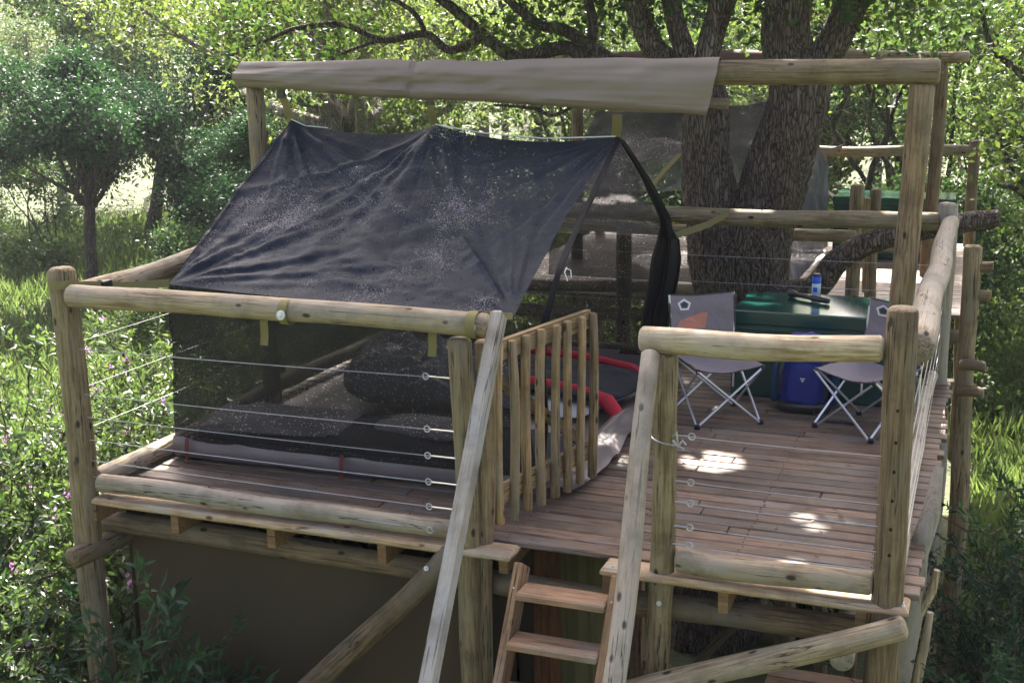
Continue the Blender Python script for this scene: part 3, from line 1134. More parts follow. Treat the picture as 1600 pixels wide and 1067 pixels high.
cwall(.075, .21, 1.93, .21, GZ, -.27, 'front_wall', OLIVEC, 1)
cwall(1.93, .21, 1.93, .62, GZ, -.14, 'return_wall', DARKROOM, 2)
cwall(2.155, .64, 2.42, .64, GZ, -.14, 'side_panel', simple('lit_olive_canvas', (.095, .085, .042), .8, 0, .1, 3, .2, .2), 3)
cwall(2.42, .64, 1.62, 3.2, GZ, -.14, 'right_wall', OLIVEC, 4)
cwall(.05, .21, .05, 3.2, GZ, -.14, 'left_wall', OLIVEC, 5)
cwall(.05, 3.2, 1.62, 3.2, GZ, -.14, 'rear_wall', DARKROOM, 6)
for x in (2.055, 2.10, 2.145):
    sawn('door_frame', (x, .62 - (x - 2.05) * .3, GZ), (x, .62 - (x - 2.05) * .3, -.14), .036, .05, FRAMEW, rm, (0, 1, 0))
MB().box((1.96, .60, GZ), (2.03, .62, -.14), .003).build('door_flap', DARKROOM, rm)  # dark panel standing in for the shaded opening beside the frame
strap('tie', [(1.985, .19, -.28), (1.985, .185, -.6), (1.985, .19, -1.3)], .012, rm, TAUPE)

# ------------------------------------------------------------------ lower landing glimpsed under the right side
lw = thing('lower_landing', 'lower timber landing with orange rails seen under the deck beside the trunk', 'landing', (2.8, 2, GZ))
sawn('rail', (1.98, 2.55, -1.76), (2.45, 2.5, -1.80), .05, .07, JOIST, lw, axis=0)
sawn('post', (2.03, 2.5, GZ), (2.03, 2.5, -.15), .075, .075, STRING, lw, (0, 1, 0))
pole('post', (2.93, 2.5, GZ), (2.92, 2.5, -.2), .062, .06, POLE_DARK, lw)
pole('post', (3.08, 3.3, GZ), (3.07, 3.3, -.2), .045, .045, POLE_BROWN, lw)
pole('post', (3.24, 3.6, GZ), (3.23, 3.6, -.2), .04, .04, POLE_BROWN, lw)
pole('diagonal', (2.40, 2.25, -1.66), (2.86, 2.2, -1.08), .028, .026, POLE_DARK, lw)
for i in range(5):
    sawn('board', (2.95, 1.35 + i * .13, -1.34), (3.62, 1.35 + i * .13, -1.34), .12, .03, TREAD, lw, axis=0)
sawn('fascia', (2.95, 1.27, -1.39), (3.62, 1.27, -1.39), .03, .11, JOIST, lw, axis=0)

# ------------------------------------------------------------------ logs beside the right edge
nl = thing('forked_prop', 'grey natural forked prop leaning against the right edge of the deck', 'log', (3.75, .6, -1))
mm = MB()
mm.tube([(3.70, .55, -2.5), (3.71, .58, -1.2), (3.695, .6, -.62), (3.725, .62, -.3), (3.735, .64, -.05), (3.775, .66, .12), (3.79, .8, .28)], [.055, .05, .047, .052, .043, .04, .02], 12).build('stem', POLE_GREY, nl)
MB().tube([(3.76, .62, -.66), (3.785, .62, -.45), (3.80, .62, -.3)], [.022, .02, .014], 9).tube([(3.735, .61, -.35), (3.80, .6, -.2), (3.815, .6, -.1)], [.02, .02, .014], 9).build('fork', POLE_PALE, nl)
sp = thing('stair_post', 'tall pole with short log stubs beyond the right edge of the deck', 'post', (3.86, 3.6, 0))
pole('pole', (3.86, 3.6, -2.5), (3.83, 3.6, .82), .062, .055, POLE, sp)
for z, y0_ in ((.70, 3.6), (.52, 3.6), (.08, 3.5), (-.1, 3.55)):
    pole('log_stub', (3.80, y0_, z), (3.955, y0_ - .02, z), .035, .035, POLE_BROWN, sp, 10)

# ------------------------------------------------------------------ chest, chairs, backpack, small things


def make_chest(name, label, x0, x1, y0, y1, h, grp=None):
    c = thing(name, label, 'chest', ((x0 + x1) / 2, (y0 + y1) / 2, 0), grp)
    b = MB()
    b.box((x0 + .012, y0 + .012, .004), (x1 - .012, y1 - .012, h - .06), .006)
    b.build('body', GREENP, c)
    MB().box((x0, y0, h - .085), (x1, y1, h), .008).build('lid', GREENP, c)
    MB().box((x0 + .004, y0 + .004, h - .12), (x1 - .004, y0 + .02, h - .10), .003).build('trim', GREENP, c)
    return c


make_chest('chest', 'glossy dark green chest behind the grey chairs with bottle and torch on it', 2.53, 3.60, 2.66, 3.29, .52)

# can
cn = thing('spray_can', 'pale spray can with bright blue cap standing on the green chest', 'can', (2.95, 3.2, .52))
MB().lathe((2.95, 3.19, .521), [(.024, 0), (.027, .004), (.027, .085), (.025, .092)], 18).build('body', BOTTLEW, cn)
MB().lathe((2.95, 3.19, .521), [(.027, .086), (.0275, .09), (.0275, .122), (.024, .127)], 18).build('cap', BOTTLEB, cn)
MB().lathe((2.95, 3.19, .521), [(.024, .126), (.024, .142), (.02, .146)], 18).build('nozzle', simple('navy_cap', (.012, .014, .05), .4), cn)
MB().box((2.935, 3.1615, .555), (2.96, 3.165, .585), .001).build('label_print', BOTTLEB, cn)
# torch
tc_ = thing('torch', 'long black torch lying on the green chest lid in front of the spray can', 'torch', (2.95, 3.05, .52))
ta, tb = Vector((2.80, 3.14, .545)), Vector((3.05, 2.98, .540))
dv = (tb - ta).normalized()
MB().lathe(ta, [(.022, 0), (.024, .004), (.024, .03), (.018, .05), (.0145, .06)], 16, dv).build('head', BLACKP, tc_)
MB().lathe(ta + dv * .06, [(.0145, 0), (.0145, .1), (.0165, .105), (.0165, .2), (.0175, .205), (.0175, .235), (.014, .24)], 16, dv).build('barrel', BLACKP, tc_)


def make_chair(label, loc, ang, orange):
    root = thing('camp_chair', label, 'chair', (0, 0, 0), 'folding camp chairs before the green chest')
    # local: front is -Y, width along X
    W2, D2, SH, BH = .185, .19, .325, .66
    F = {'fl': Vector((-W2, -D2, .012)), 'fr': Vector((W2, -D2, .012)), 'bl': Vector((-W2, D2, .012)), 'br': Vector((W2, D2, .012))}
    T = {k: Vector((v.x * 1.02, v.y * 1.02, SH)) for k, v in F.items()}
    for a, b in (('fl', 'fr'), ('fr', 'fl'), ('fl', 'bl'), ('bl', 'fl'), ('fr', 'br'), ('br', 'fr'), ('bl', 'br'), ('br', 'bl')):
        o_ = Vector((.006, .006, 0)) if a < b else Vector((-.006, -.006, 0))
        MB().tube([F[a] + o_, T[b] + o_], .0065, 8).build('leg_tube', ALU, root)
    for k in ('fl', 'fr', 'bl', 'br'):
        MB().lathe(F[k] - Vector((0, 0, .011)), [(.016, 0), (.018, .004), (.015, .022), (.01, .026)], 10).build('foot', BLACKP, root)
        MB().lathe(T[k] - Vector((0, 0, .014)), [(.010, 0), (.012, .004), (.012, .02), (.009, .024)], 10).build('joint', BLACKP, root)
    for k in ('bl', 'br'):
        MB().tube([F[k] + Vector((0, .012, .1)), T[k] + Vector((0, .012, 0)), Vector((T[k].x * 1.03, T[k].y + .06, BH))], .0065, 8).build('back_post', ALU, root)

    def seat(u, v):
        x = (u * 2 - 1) * W2 * 1.03
        yy = (v * 2 - 1) * D2 * 1.03
        dip = .052 * (1 - (u * 2 - 1) ** 2) + .0 * v
        scal = .05 * (1 - v) ** 8 * (1 - (u * 2 - 1) ** 2)
        return (x, yy + scal, SH + .008 - dip * (.55 + .45 * math.sin(math.pi * min(1, v * .8 + .2))) + .006 * mnoise.noise((u * 5, v * 5, 2)) + .004 * abs(mnoise.noise((u * 11 + v * 4, v * 9, 2))))
    MB().sheet(seat, 30, 26, .005).build('seat', CHAIRF, root)
    MB().tube([Vector(seat(i / 16, 0)) for i in range(17)], .004, 6).build('seat_hem', BLACKP, root)

    def backp(u, v):
        x = (u * 2 - 1) * W2 * 1.05
        z = SH + .03 + v * (BH - SH - .03)
        yy = D2 + .012 + .05 * v + .035 * (1 - (u * 2 - 1) ** 2) * (.4 + .6 * (1 - v)) + .008 * mnoise.noise((u * 4, v * 4, 8 + loc[0])) + .006 * abs(mnoise.noise((u * 9 + v * 5, v * 8, loc[0])))
        return (x, yy, z - .012 * math.sin(math.pi * u) * v)
    bk = MB().sheet(backp, 34, 28, .006).build('backrest', CHAIRF, root)
    e = [Vector(backp(0, j / 10)) for j in range(11)] + [Vector(backp(i / 12, 1)) for i in range(1, 13)] + [Vector(backp(1, 1 - j / 10)) for j in range(1, 11)]
    MB().tube(e, .0055, 6).build('back_hem', BLACKP, root)

    def on_back(u, v, d):
        p = Vector(backp(u, v))
        return p + Vector((0, -d - .002, 0))
    # badge: pale house-shaped outline round a dark core
    m1, m2 = MB(), MB()
    cu, cv = .23, .82
    pent = [(math.sin(a), math.cos(a)) for a in [2 * math.pi * i / 5 for i in range(5)]]
    vs = []
    for s in (1.0, .68):
        vs += [on_back(cu + .115 * s * px, cv + .118 * s * pz, .006) for px, pz in pent]
    m1.add(vs, [(i, (i + 1) % 5, 5 + (i + 1) % 5, 5 + i) for i in range(5)])
    b_ = m1.build('badge', WHITE, bk, False)
    m2.add([on_back(cu + .115 * .5 * px, cv + .118 * .5 * pz, .006) for px, pz in pent], [(0, 1, 2, 3, 4)])
    m2.build('badge', DARKP, bk, False)
    if orange:  # orange polygon laid just in front of the backrest
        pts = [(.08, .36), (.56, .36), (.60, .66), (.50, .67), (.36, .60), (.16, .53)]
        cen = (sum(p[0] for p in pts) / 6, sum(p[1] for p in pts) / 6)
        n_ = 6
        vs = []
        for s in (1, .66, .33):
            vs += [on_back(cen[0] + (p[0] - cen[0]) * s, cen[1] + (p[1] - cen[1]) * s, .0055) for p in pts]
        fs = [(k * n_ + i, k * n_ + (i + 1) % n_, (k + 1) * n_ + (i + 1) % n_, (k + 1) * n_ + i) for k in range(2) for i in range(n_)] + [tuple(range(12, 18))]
        MB().add(vs, fs).build('orange_patch', ORANGE, bk, False)
    root.location = loc
    root.rotation_euler = (0, 0, ang)
    return root


make_chair('grey folding camp chair with an orange patch on its back', (2.555, 2.18, 0), R(34), True)
make_chair('grey folding camp chair half hidden by the corner post, plain back', (3.36, 2.22, 0), R(-32), False)

# backpack
bp = thing('backpack', 'blue backpack standing between the two chairs against the chest', 'backpack', (2.99, 2.5, 0))


def rbox(c, sx, sy, sz, e, mat, name, parent, wr=.012, taper=0, seed=1):
    def f(u, v):
        th, ph = 2 * math.pi * u, math.pi * (v - .5)

        def sp_(q):
            return math.copysign(abs(q) ** (2 / e), q)
        z = sp_(math.sin(ph))
        k = 1 - taper * (z + 1) / 2
        x = sp_(math.cos(th)) * sp_(math.cos(ph)) * k
        y_ = sp_(math.sin(th)) * sp_(math.cos(ph)) * k
        n_ = wr * mnoise.noise((x * 2.5 + seed, y_ * 2.5, z * 3))
        return (c[0] + x * (sx / 2 + n_), c[1] + y_ * (sy / 2 + n_), c[2] + z * (sz / 2 + n_ * .4))
    return MB().grid(f, 36, 20).build(name, mat, parent)


rbox((3.0, 2.50, .20), .30, .19, .38, 4.0, BLUE, 'body', bp, .035, .22, 2)
rbox((2.995, 2.495, .385), .25, .20, .12, 2.8, BLUE, 'lid', bp, .03, .25, 4)
pk = rbox((3.0, 2.41, .17), .20, .07, .24, 4.0, BLUE, 'front_pocket', bp, .02, .2, 6)
MB().add([(2.985, 2.366, .215), (3.015, 2.366, .215), (3.012, 2.366, .208), (2.988, 2.366, .208)], [(0, 1, 2, 3)]).add([(2.99, 2.366, .204), (3.01, 2.366, .204), (3.0, 2.366, .19)], [(0, 1, 2)]).build('mark', WHITE, pk, False)
for s in (-1, 1):
    rbox((3.0 + s * .165, 2.49, .15), .05, .13, .22, 3.5, TEAL, 'side_pocket', bp, .008, .2, 3 + s)
rbox((3.0, 2.47, .035), .30, .2, .07, 3.5, BLACKP, 'base', bp, .006, -.05, 5)
for s in (-1, 1):
    strap('compression_strap', [(3.0 + s * .10, 2.39, .36), (3.0 + s * .125, 2.37, .24), (3.0 + s * .13, 2.385, .1)], .018, bp, BLACKP)
MB().tube([(3.05, 2.42, .05), (3.08, 2.33, .015), (3.15, 2.27, .008), (3.24, 2.29, .008), (3.30, 2.26, .008)], .008, 6).build('hip_strap', BLACKP, bp)
MB().tube([(2.95, 2.4, .42), (2.96, 2.38, .45), (3.03, 2.38, .455), (3.05, 2.4, .42)], .006, 6).build('grab_loop', BLACKP, bp)

# fallen leaves on the boards
rg_ = np.random.default_rng(4)
lit_pts = [(x, y) for x, y in zip(rg_.uniform(.1, 3.6, 260), rg_.uniform(.15, 3.3, 260)) if x > 2.3 or y < .5]
LITTER = lit_pts

# ------------------------------------------------------------------ second deck behind
d2 = thing('deck', 'farther timber deck behind the big tree with sunlit boards', 'deck', (1.6, 7.2, 0))
m = MB()
y = 5.5
while y < 9.2:
    m.box((-.3, y, -.03), (3.75, y + .088, -.002 + rnd.uniform(-.002, .002)), .004)
    y += .0945
tag(m.build('planking', DECK, d2, False), kind='stuff')
for x in (-.1, .9, 1.9, 2.9, 3.6):
    sawn('joist', (x, 5.45, -.085), (x, 9.2, -.085), .04, .1, JOIST, d2, axis=0)
for yy in (5.6, 7.3, 9.0):
    pole('bearer', (-.4, yy, -.2), (3.8, yy, -.2), .055, .055, POLE_DARK, d2)
f2 = thing('railing', 'low front rails of the farther deck behind the trunk', 'railing', (1.6, 5.5, 0))
pole('toe_rail', (-.25, 5.5, .055), (2.35, 5.5, .055), .05, .05, POLE, f2)
pole('top_rail', (.1, 5.5, .60), (2.95, 5.5, .57), .05, .05, POLE, f2)
pole('post', (2.96, 5.62, -2.4), (2.93, 5.62, .965), .06, .055, POLE, f2)
pole('post', (3.10, 5.75, -2.4), (3.06, 5.75, .92), .05, .045, POLE, f2)
pole('post', (-.2, 5.5, -2.4), (-.2, 5.5, 1.0), .06, .055, POLE, f2)
sawn('gate_stile', (3.02, 5.7, .1), (3.0, 5.7, .85), .05, .05, SLAT, f2, (0, 1, 0))
b2 = thing('railing', 'back rail of the farther deck crossing in front of green bushes', 'railing', (1.8, 9.1, 0))
pole('top_rail', (-.3, 9.1, .96), (3.75, 9.1, .965), .055, .055, POLE, b2)
pole('post', (2.21, 9.1, -2.4), (2.20, 9.1, .92), .06, .056, POLE_BROWN, b2)
pole('post', (3.72, 9.1, -2.4), (3.72, 9.1, 1.08), .06, .056, POLE_BROWN, b2)
pole('post', (-.25, 9.1, -2.4), (-.25, 9.1, 1.08), .06, .056, POLE_BROWN, b2)
strap('webbing', [(2.16, 9.03, .83), (2.26, 9.03, .94), (2.42, 9.04, 1.0)], .05, b2, TAUPE, (.3, 0, 1))
g2 = thing('timber_frame', 'farther goal post frame seen beyond the first beam', 'frame', (1.7, 7.2, 0))
pole('post', (.12, 7.2, -2.4), (.12, 7.2, 1.88), .06, .056, POLE_BROWN, g2)
pole('post', (3.42, 7.2, -2.4), (3.42, 7.2, 1.88), .06, .056, POLE_BROWN, g2)
pole('beam', (-.25, 7.2, 1.935), (3.65, 7.2, 1.92), .055, .05, POLE_PALE, g2)
c2 = thing('rolled_canvas', 'maroon canvas roll along the farther beam', 'canvas', (1.6, 7.18, 1.88))
m = MB()
m.tube([(.55 + i * .12, 7.17 + .01 * mnoise.noise((i * .7, 1, 1)), 1.905 + .008 * mnoise.noise((i * .6, 3, 3))) for i in range(18)], [.09 + .012 * mnoise.noise((i * .9, 5, 5)) for i in range(18)], 14)
m.build('canvas', MAROON, c2)
t2 = thing('net_tent', 'faded shade net tent on the farther deck behind the trunk', 'tent', (1.4, 7.2, 0))
R2L, R2R = Vector((.32, 7.2, 1.44)), Vector((2.12, 7.2, 1.56))
E2L, E2R = Vector((.25, 6.05, .78)), Vector((2.25, 6.0, .86))


def roof2(u, v):
    p = R2L.lerp(R2R, u).lerp(E2L.lerp(E2R, u), v)
    p.z -= .05 * math.sin(math.pi * u) * (1 - v) + .04 * math.sin(math.pi * v)
    return p + Vector((0, -.5, .85)) * (.03 * mnoise.noise((u * 4, v * 3, 21)) + .012 * mnoise.noise((u * 12, v * 9, 2)))


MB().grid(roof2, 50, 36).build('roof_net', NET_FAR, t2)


def roof2b(u, v):
    p = R2L.lerp(R2R, u).lerp(Vector((.25 + 2.1 * u, 8.5, .85)), v)
    return p + Vector((0, 0, .02 * mnoise.noise((u * 7, v * 6, 12))))


MB().grid(roof2b, 30, 20).build('roof_net', NET_REAR, t2)


def wall2(u, v):
    p = E2L.lerp(E2R, u).lerp(Vector((.2 + 2.15 * u, 6.1, .03)), v)
    p.y += .02 * mnoise.noise((u * 12, v * 2, 4))
    return p


MB().grid(wall2, 40, 12).build('front_wall_net', NET_WALL, t2)


def end2(u, v):
    top = E2R.lerp(R2R, u * 2) if u < .5 else R2R.lerp(Vector((2.35, 8.5, .85)), u * 2 - 1)
    p = top.lerp(Vector((2.38, 6.1 + 2.4 * u, .03)), v)
    p.x += .025 * mnoise.noise((u * 8, v * 5, 4)) + .10 * math.sin(math.pi * u) * (1 - v) * .5
    return p


MB().grid(end2, 30, 20).build('end_wall_net', NET_ROOF, t2)
MB().tube([(2.12, 6.05, .85), (2.42, 5.6, .02)], .012, 6).build('guy_pole', OLIVE, t2)
strap('guy_strap', [(1.28, 6.6, 1.10), (1.22, 6.3, .98), (1.15, 6.0, .84)], .05, t2)
make_chest('chest', 'second dark green chest with sunlit lid on the farther deck', 2.47, 3.60, 8.0, 8.6, .60)
gq = thing('groundsheet', 'pale folded groundsheet catching sunlight on the farther deck', 'groundsheet', (1.2, 6.0, .02))


def gq_f(u, v):
    return (2.36 + .16 * u + .05 * v, 5.75 + .85 * v, .012 + .06 * abs(mnoise.noise((u * 3, v * 5, 2))) + .05 * u * (1 - v))


MB().sheet(gq_f, 10, 16, .005).build('sheet', GROUNDS, gq)
sg = thing('tag_card', 'small white card with a red mark lying on the farther deck', 'card', (2.78, 5.72, .09))
MB().box((2.66, 5.70, .10), (2.76, 5.705, .19), .001, Matrix.Translation((0, 0, 0))).build('card', WHITE, sg)
MB().box((2.695, 5.694, .135), (2.73, 5.698, .165), .0005).build('mark', RED, sg)


# ------------------------------------------------------------------ vegetation builders
def leaf_mesh(name, C, Ln, asp, rng, mat, upb=.4, fold_=.18, dirs=None):
    n = len(C)
    d = rng.normal(size=(n, 3)) if dirs is None else dirs + rng.normal(size=(n, 3)) * .35
    d /= np.linalg.norm(d, axis=1)[:, None]
    q = rng.normal(size=(n, 3))
    q[:, 2] += upb * 2
    q -= d * np.sum(q * d, 1)[:, None]
    q /= np.linalg.norm(q, axis=1)[:, None]
    s = np.cross(d, q)
    L2 = Ln[:, None]
    base = C - d * L2 * .5
    tip = C + d * L2 * .5 - q * L2 * .08
    l_ = C - d * L2 * .06 + s * L2 * asp * .5 + q * L2 * fold_ * asp
    r_ = C - d * L2 * .06 - s * L2 * asp * .5 + q * L2 * fold_ * asp
    V = np.stack([base, r_, tip, l_], 1).reshape(-1, 3).astype(np.float32)
    idx = np.arange(n, dtype=np.int32) * 4
    F = np.stack([idx, idx + 1, idx + 2, idx, idx + 2, idx + 3], 1).reshape(-1)
    me = bpy.data.meshes.new(name)
    me.vertices.add(4 * n)
    me.vertices.foreach_set('co', V.reshape(-1))
    me.loops.add(6 * n)
    me.loops.foreach_set('vertex_index', F.astype(np.int32))
    me.polygons.add(2 * n)
    me.polygons.foreach_set('loop_start', np.arange(2 * n, dtype=np.int32) * 3)
    me.update(calc_edges=True)
    me.materials.append(mat)
    return me


def clumps(centers, per, sig, rng, flat=.7):
    C = np.repeat(np.asarray(centers, float), per, 0)
    g = rng.normal(size=C.shape) * sig
    g[:, 2] *= flat
    return C + g


def limb(m, p0, p1, r0, r1, rng, bend=.15, n=7, k=7):
    p0, p1 = np.array(p0, float), np.array(p1, float)
    L_ = np.linalg.norm(p1 - p0)
    off = rng.normal(size=3) * L_ * bend
    off2 = rng.normal(size=3) * L_ * bend * .5
    pts = []
    for i in range(k):
        t = i / (k - 1)
        pts.append(p0 + (p1 - p0) * t + off * math.sin(math.pi * t) + off2 * math.sin(2 * math.pi * t))
    m.tube(pts, [r0 + (r1 - r0) * i / (k - 1) for i in range(k)], n)
    return pts


def make_tree(seed, H, crown_r, base_h, lobes, n_cl, per, leaf, asp, lmat, bmat, tr=.12, stems=1, sig=.2, flat=.75):
    """meshes of a tree standing at the origin: (trunk, crown)"""
    rng = np.random.default_rng(seed)
    m = MB()
    cl = []
    roots = [(0, 0)] if stems == 1 else [(rng.normal() * .25, rng.normal() * .25) for _ in range(stems)]
    tops = []
    for rx, ry in roots:
        top = np.array([rx * 2.2 + rng.normal() * .2, ry * 2.2 + rng.normal() * .2, base_h])
        limb(m, (rx, ry, -.15), top, tr * (1 if stems == 1 else .55), tr * (.7 if stems == 1 else .4), rng, .05, 9)
        tops.append(top)
    for i in range(lobes):
        a = 2 * math.pi * (i + rng.random() * .8) / lobes * 1.0
        rr = crown_r * rng.uniform(.25, 1.0)
        zz = base_h + (H - base_h) * rng.uniform(.08, .85)
        if i < 2:
            rr *= .3
            zz = base_h + (H - base_h) * rng.uniform(.7, .9)
        lc = np.array([math.cos(a) * rr, math.sin(a) * rr, zz])
        lr = crown_r * rng.uniform(.2, .56)
        tp = tops[i % len(tops)]
        pts = limb(m, tp - np.array([0, 0, base_h * .15 * rng.random()]), lc, tr * .42, tr * .12, rng, .12, 6)
        k = n_cl // lobes
        for _ in range(k):
            g = rng.normal(size=3)
            g /= np.linalg.norm(g)
            c = lc + g * lr * rng.uniform(.35, 1.0) * np.array([1, 1, flat])
            cl.append(c)
            if rng.random() < .12:
                limb(m, pts[rng.integers(3, 7)], c, tr * .1, tr * .03, rng, .1, 4, 4)
    C = clumps(cl, per, sig, rng)
    Ln = leaf * rng.uniform(.6, 1.25, len(C))
    crown = leaf_mesh('crown', C, Ln, asp, rng, lmat)
    t = bpy.data.meshes.new('trunk')
    t.from_pydata(m.v, [], m.f)
    t.materials.append(bmat)
    t.polygons.foreach_set('use_smooth', [True] * len(t.polygons))
    return t, crown


def place(kind, x, y, s, rz, label, cat='tree', name=None, z=None, grp=None, sz=1.0):
    tm, cm = KINDS[kind]
    o_ = thing(name or 'tree', label, cat, (x, y, gz(x, y) if z is None else z), grp)
    for nm, me in (('trunk' if cat == 'tree' else 'stems', tm), ('crown' if cat == 'tree' else 'foliage', cm)):
        c = bpy.data.objects.new(nm, me)
        COL.objects.link(c)
        c.parent = o_
    o_.scale = (s, s, s * sz)
    o_.rotation_euler = (0, 0, rz)
    return o_


KINDS = {
    'dark': make_tree(1, 4.7, 1.6, 2.0, 13, 400, 80, .095, .5, LF_DARK, BARK2, .13, 1, .17),
    'dark2': make_tree(2, 5.0, 2.0, 1.1, 15, 460, 75, .095, .45, LF_DARK, BARK2, .11, 3, .19),
    'mid': make_tree(3, 6.2, 2.4, 1.9, 13, 380, 50, .10, .55, LF_MID, BARK2, .16, 1, .22),
    'yellow': make_tree(4, 5.6, 2.3, 1.5, 12, 330, 50, .10, .55, LF_YEL, BARK2, .13, 2, .23),
    'grey': make_tree(5, 6.4, 2.2, 2.0, 14, 360, 55, .08, .3, LF_GREY, BARKPALE, .15, 1, .21),
    'pale': make_tree(6, 7.4, 2.8, 3.6, 12, 330, 50, .10, .5, LF_YEL, BARKPALE, .26, 1, .24),
    'bush_dark': make_tree(7, 2.3, 1.3, .25, 10, 240, 55, .075, .4, LF_DARK, BARK2, .06, 3, .15),
    'bush_yel': make_tree(8, 2.0, 1.25, .2, 10, 220, 55, .08, .45, LF_YEL, BARK2, .05, 3, .16),
    'bush_mid': make_tree(9, 2.6, 1.5, .3, 11, 240, 55, .085, .5, LF_MID, BARK2, .06, 3, .17),
}
TREES = [
    ('dark', -11.36, 13.91, 1.0, .3, 'small dark round tree with a clear straight trunk at the meadow edge, far left'),
    ('dark2', -10.0, 16.6, 1.05, 1.2, 'dense dark multi stemmed tree just right of the lone meadow tree'),
    ('dark2', -7.6, 13.8, .72, 2.6, 'low dark thicket tree left of the first tall frame post'),
    ('mid', -15.5, 21.0, 1.15, .9, 'tall mid green tree rising behind the lone dark meadow tree'),
    ('grey', -19.8, 23.2, 1.05, 2.0, 'grey green feathery tree at the far left edge'),
    ('grey', -12.2, 23.5, 1.2, 4.0, 'grey green tree high behind the dense dark multi stemmed tree'),
    ('pale', -4.74, 11.18, 1.0, .5, 'pale thick trunked tree seen through the frame above the tent ridge'),
    ('pale', -5.7, 15.4, .95, 3.3, 'slimmer pale trunked tree right of the thick pale one'),
    ('yellow', -8.9, 20.5, 1.2, 5.0, 'sunlit yellow green tree behind the pale trunks'),
    ('yellow', -3.4, 19.5, 1.1, 2.2, 'bright yellow green tree beyond the canvas roll'),
    ('mid', .3, 20.5, 1.15, 1.1, 'mid green tree behind the forked trunk'),
    ('yellow', 2.3, 16.6, 1.1, 4.2, 'light green tree beyond the farther deck, right of the trunk'),
    ('mid', 4.9, 15.2, 1.1, 2.9, 'mid green tree at the right edge beyond the decks'),
    ('grey', -.9, 26, 1.2, 3.6, 'grey green tree far back in the gap left of the forked trunk'),
]
for k, x, y, s, rz, lab in TREES:
    place(k, x, y, s, rz, lab)
BUSH = [
    ('bush_dark', 1.75, 12.1, 1.0, .2, 'rounded blue green bush between the trunk and right frame post'),
    ('bush_yel', 2.75, 11.0, .95, 1.2, 'bright leafy bush behind the second green chest'),
    ('bush_mid', 3.3, 12.6, 1.1, 2.2, 'mid green bush just left of the right frame post'),
    ('bush_yel', -6.1, 9.0, .75, .6, 'sunlit low bush left of the tent roof'),
    ('bush_mid', -8.0, 12.2, .75, 3.0, 'leafy bush beside the meadow, behind the sunlit low one'),
    ('bush_mid', -14.5, 15.8, 1.0, 4.1, 'bush at the left frame edge by the meadow'),
    ('bush_yel', -3.6, 9.6, 1.15, 5.1, 'yellow green bush under the pale trunk behind the tent'),
    ('bush_yel', -1.4, 12.0, 1.25, 2.4, 'bright bush seen under the canvas roll'),
    ('bush_mid', .2, 13.0, 1.2, .9, 'green bush behind the farther net tent'),
    ('bush_mid', 6.9, 13.0, .9, 1.9, 'bush in the grass beyond the right railing'),
    ('bush_yel', 5.2, 11.0, 1.0, 3.3, 'pale green bush at the right edge of the meadow'),
]
for k, x, y, s, rz, lab in BUSH:
    place(k, x, y, s, rz, lab, 'bush', 'bush')

# far woodland: one mass
rng = np.random.default_rng(50)
cl = []
m = MB()
for i in range(150):
    a = rng.uniform(R(-62), R(22))
    d = rng.uniform(27, 70)
    x, y = 3.9 + d * math.sin(a), -4.6 + d * math.cos(a)
    if d < 33 and a < R(-36):
        continue
    h = rng.uniform(4.5, 8)
    z0 = gz(x, y)
    rr = rng.uniform(1.5, 2.6)
    m.tube([(x, y, z0 - .2), (x + rng.normal() * .2, y, z0 + h * .4), (x + rng.normal() * .4, y, z0 + h * .8)], [.16, .12, .03], 5)
    for _ in range(26):
        g = rng.normal(size=3)
        g /= np.linalg.norm(g)
        cl.append(np.array([x, y, z0 + h * .58]) + g * np.array([rr, rr, h * .40]) * rng.uniform(.5, 1))
C = clumps(cl, 42, .42, rng)
me = leaf_mesh('far_woodland', C, .24 * rng.uniform(.6, 1.2, len(C)), .5, rng, leaf_mat('woodland_leaf', (.055, .085, .045), (.115, .13, .072), .46, (1.5, 1.62, .98), .6, .2))
tag(link(bpy.data.objects.new('far_woodland', me)), 'far woodland closing off the view behind the decks', None, None, 'stuff')
tag(m.build('far_trunks', BARK2), 'thin trunks of the far woodland', None, None, 'stuff')

# undergrowth between the trees, one mass
cl = []
for i in range(420):
    a = rng.uniform(R(-58), R(16))
    d = rng.uniform(12, 36)
    x, y = 3.9 + d * math.sin(a), -4.6 + d * math.cos(a)
    if a < R(-31) and 5 < d < 28:
        continue
    if y < 9.6 and -1.2 < x < 4.4:
        continue
    if a > R(-6) and d < 15:
        continue
    z0 = gz(x, y)
    h = rng.uniform(.3, 1.1)
    for _ in range(8):
        cl.append((x + rng.normal() * .5, y + rng.normal() * .5, z0 + rng.uniform(.05, h)))
C = clumps(cl, 26, .2, rng)
me = leaf_mesh('undergrowth', C, .11 * rng.uniform(.6, 1.3, len(C)), .45, rng, LF_MID)
tag(link(bpy.data.objects.new('undergrowth', me)), 'tangled undergrowth below the trees', None, None, 'stuff')

# grass
n1 = 150000
a = rng.uniform(R(-64), R(22), n1)
d = 3.5 + 32 * rng.random(n1) ** 1.25
gx, gy = 3.9 + d * np.sin(a), -4.6 + d * np.cos(a)
keep = ~((gx > -.2) & (gx < 3.9) & (gy > -.2) & (gy < 9.2))
gx, gy, d = gx[keep], gy[keep], d[keep]
zz = np.array([gz(x, y) for x, y in zip(gx, gy)])
pt = np.array([mnoise.noise((x * .35, y * .35, 1)) for x, y in zip(gx, gy)])
hh = (.20 + .16 * rng.random(len(gx)) + .22 * np.clip(pt + .2, 0, 1)) * (1 + d * .012)
dirs = np.stack([rng.normal(size=len(gx)) * .35, rng.normal(size=len(gx)) * .35, np.ones(len(gx))], 1)
C = np.stack([gx, gy, zz + hh * .42], 1)
me = leaf_mesh('grass', C, hh, .09, rng, GRASSM, .0, .3, dirs * 3)
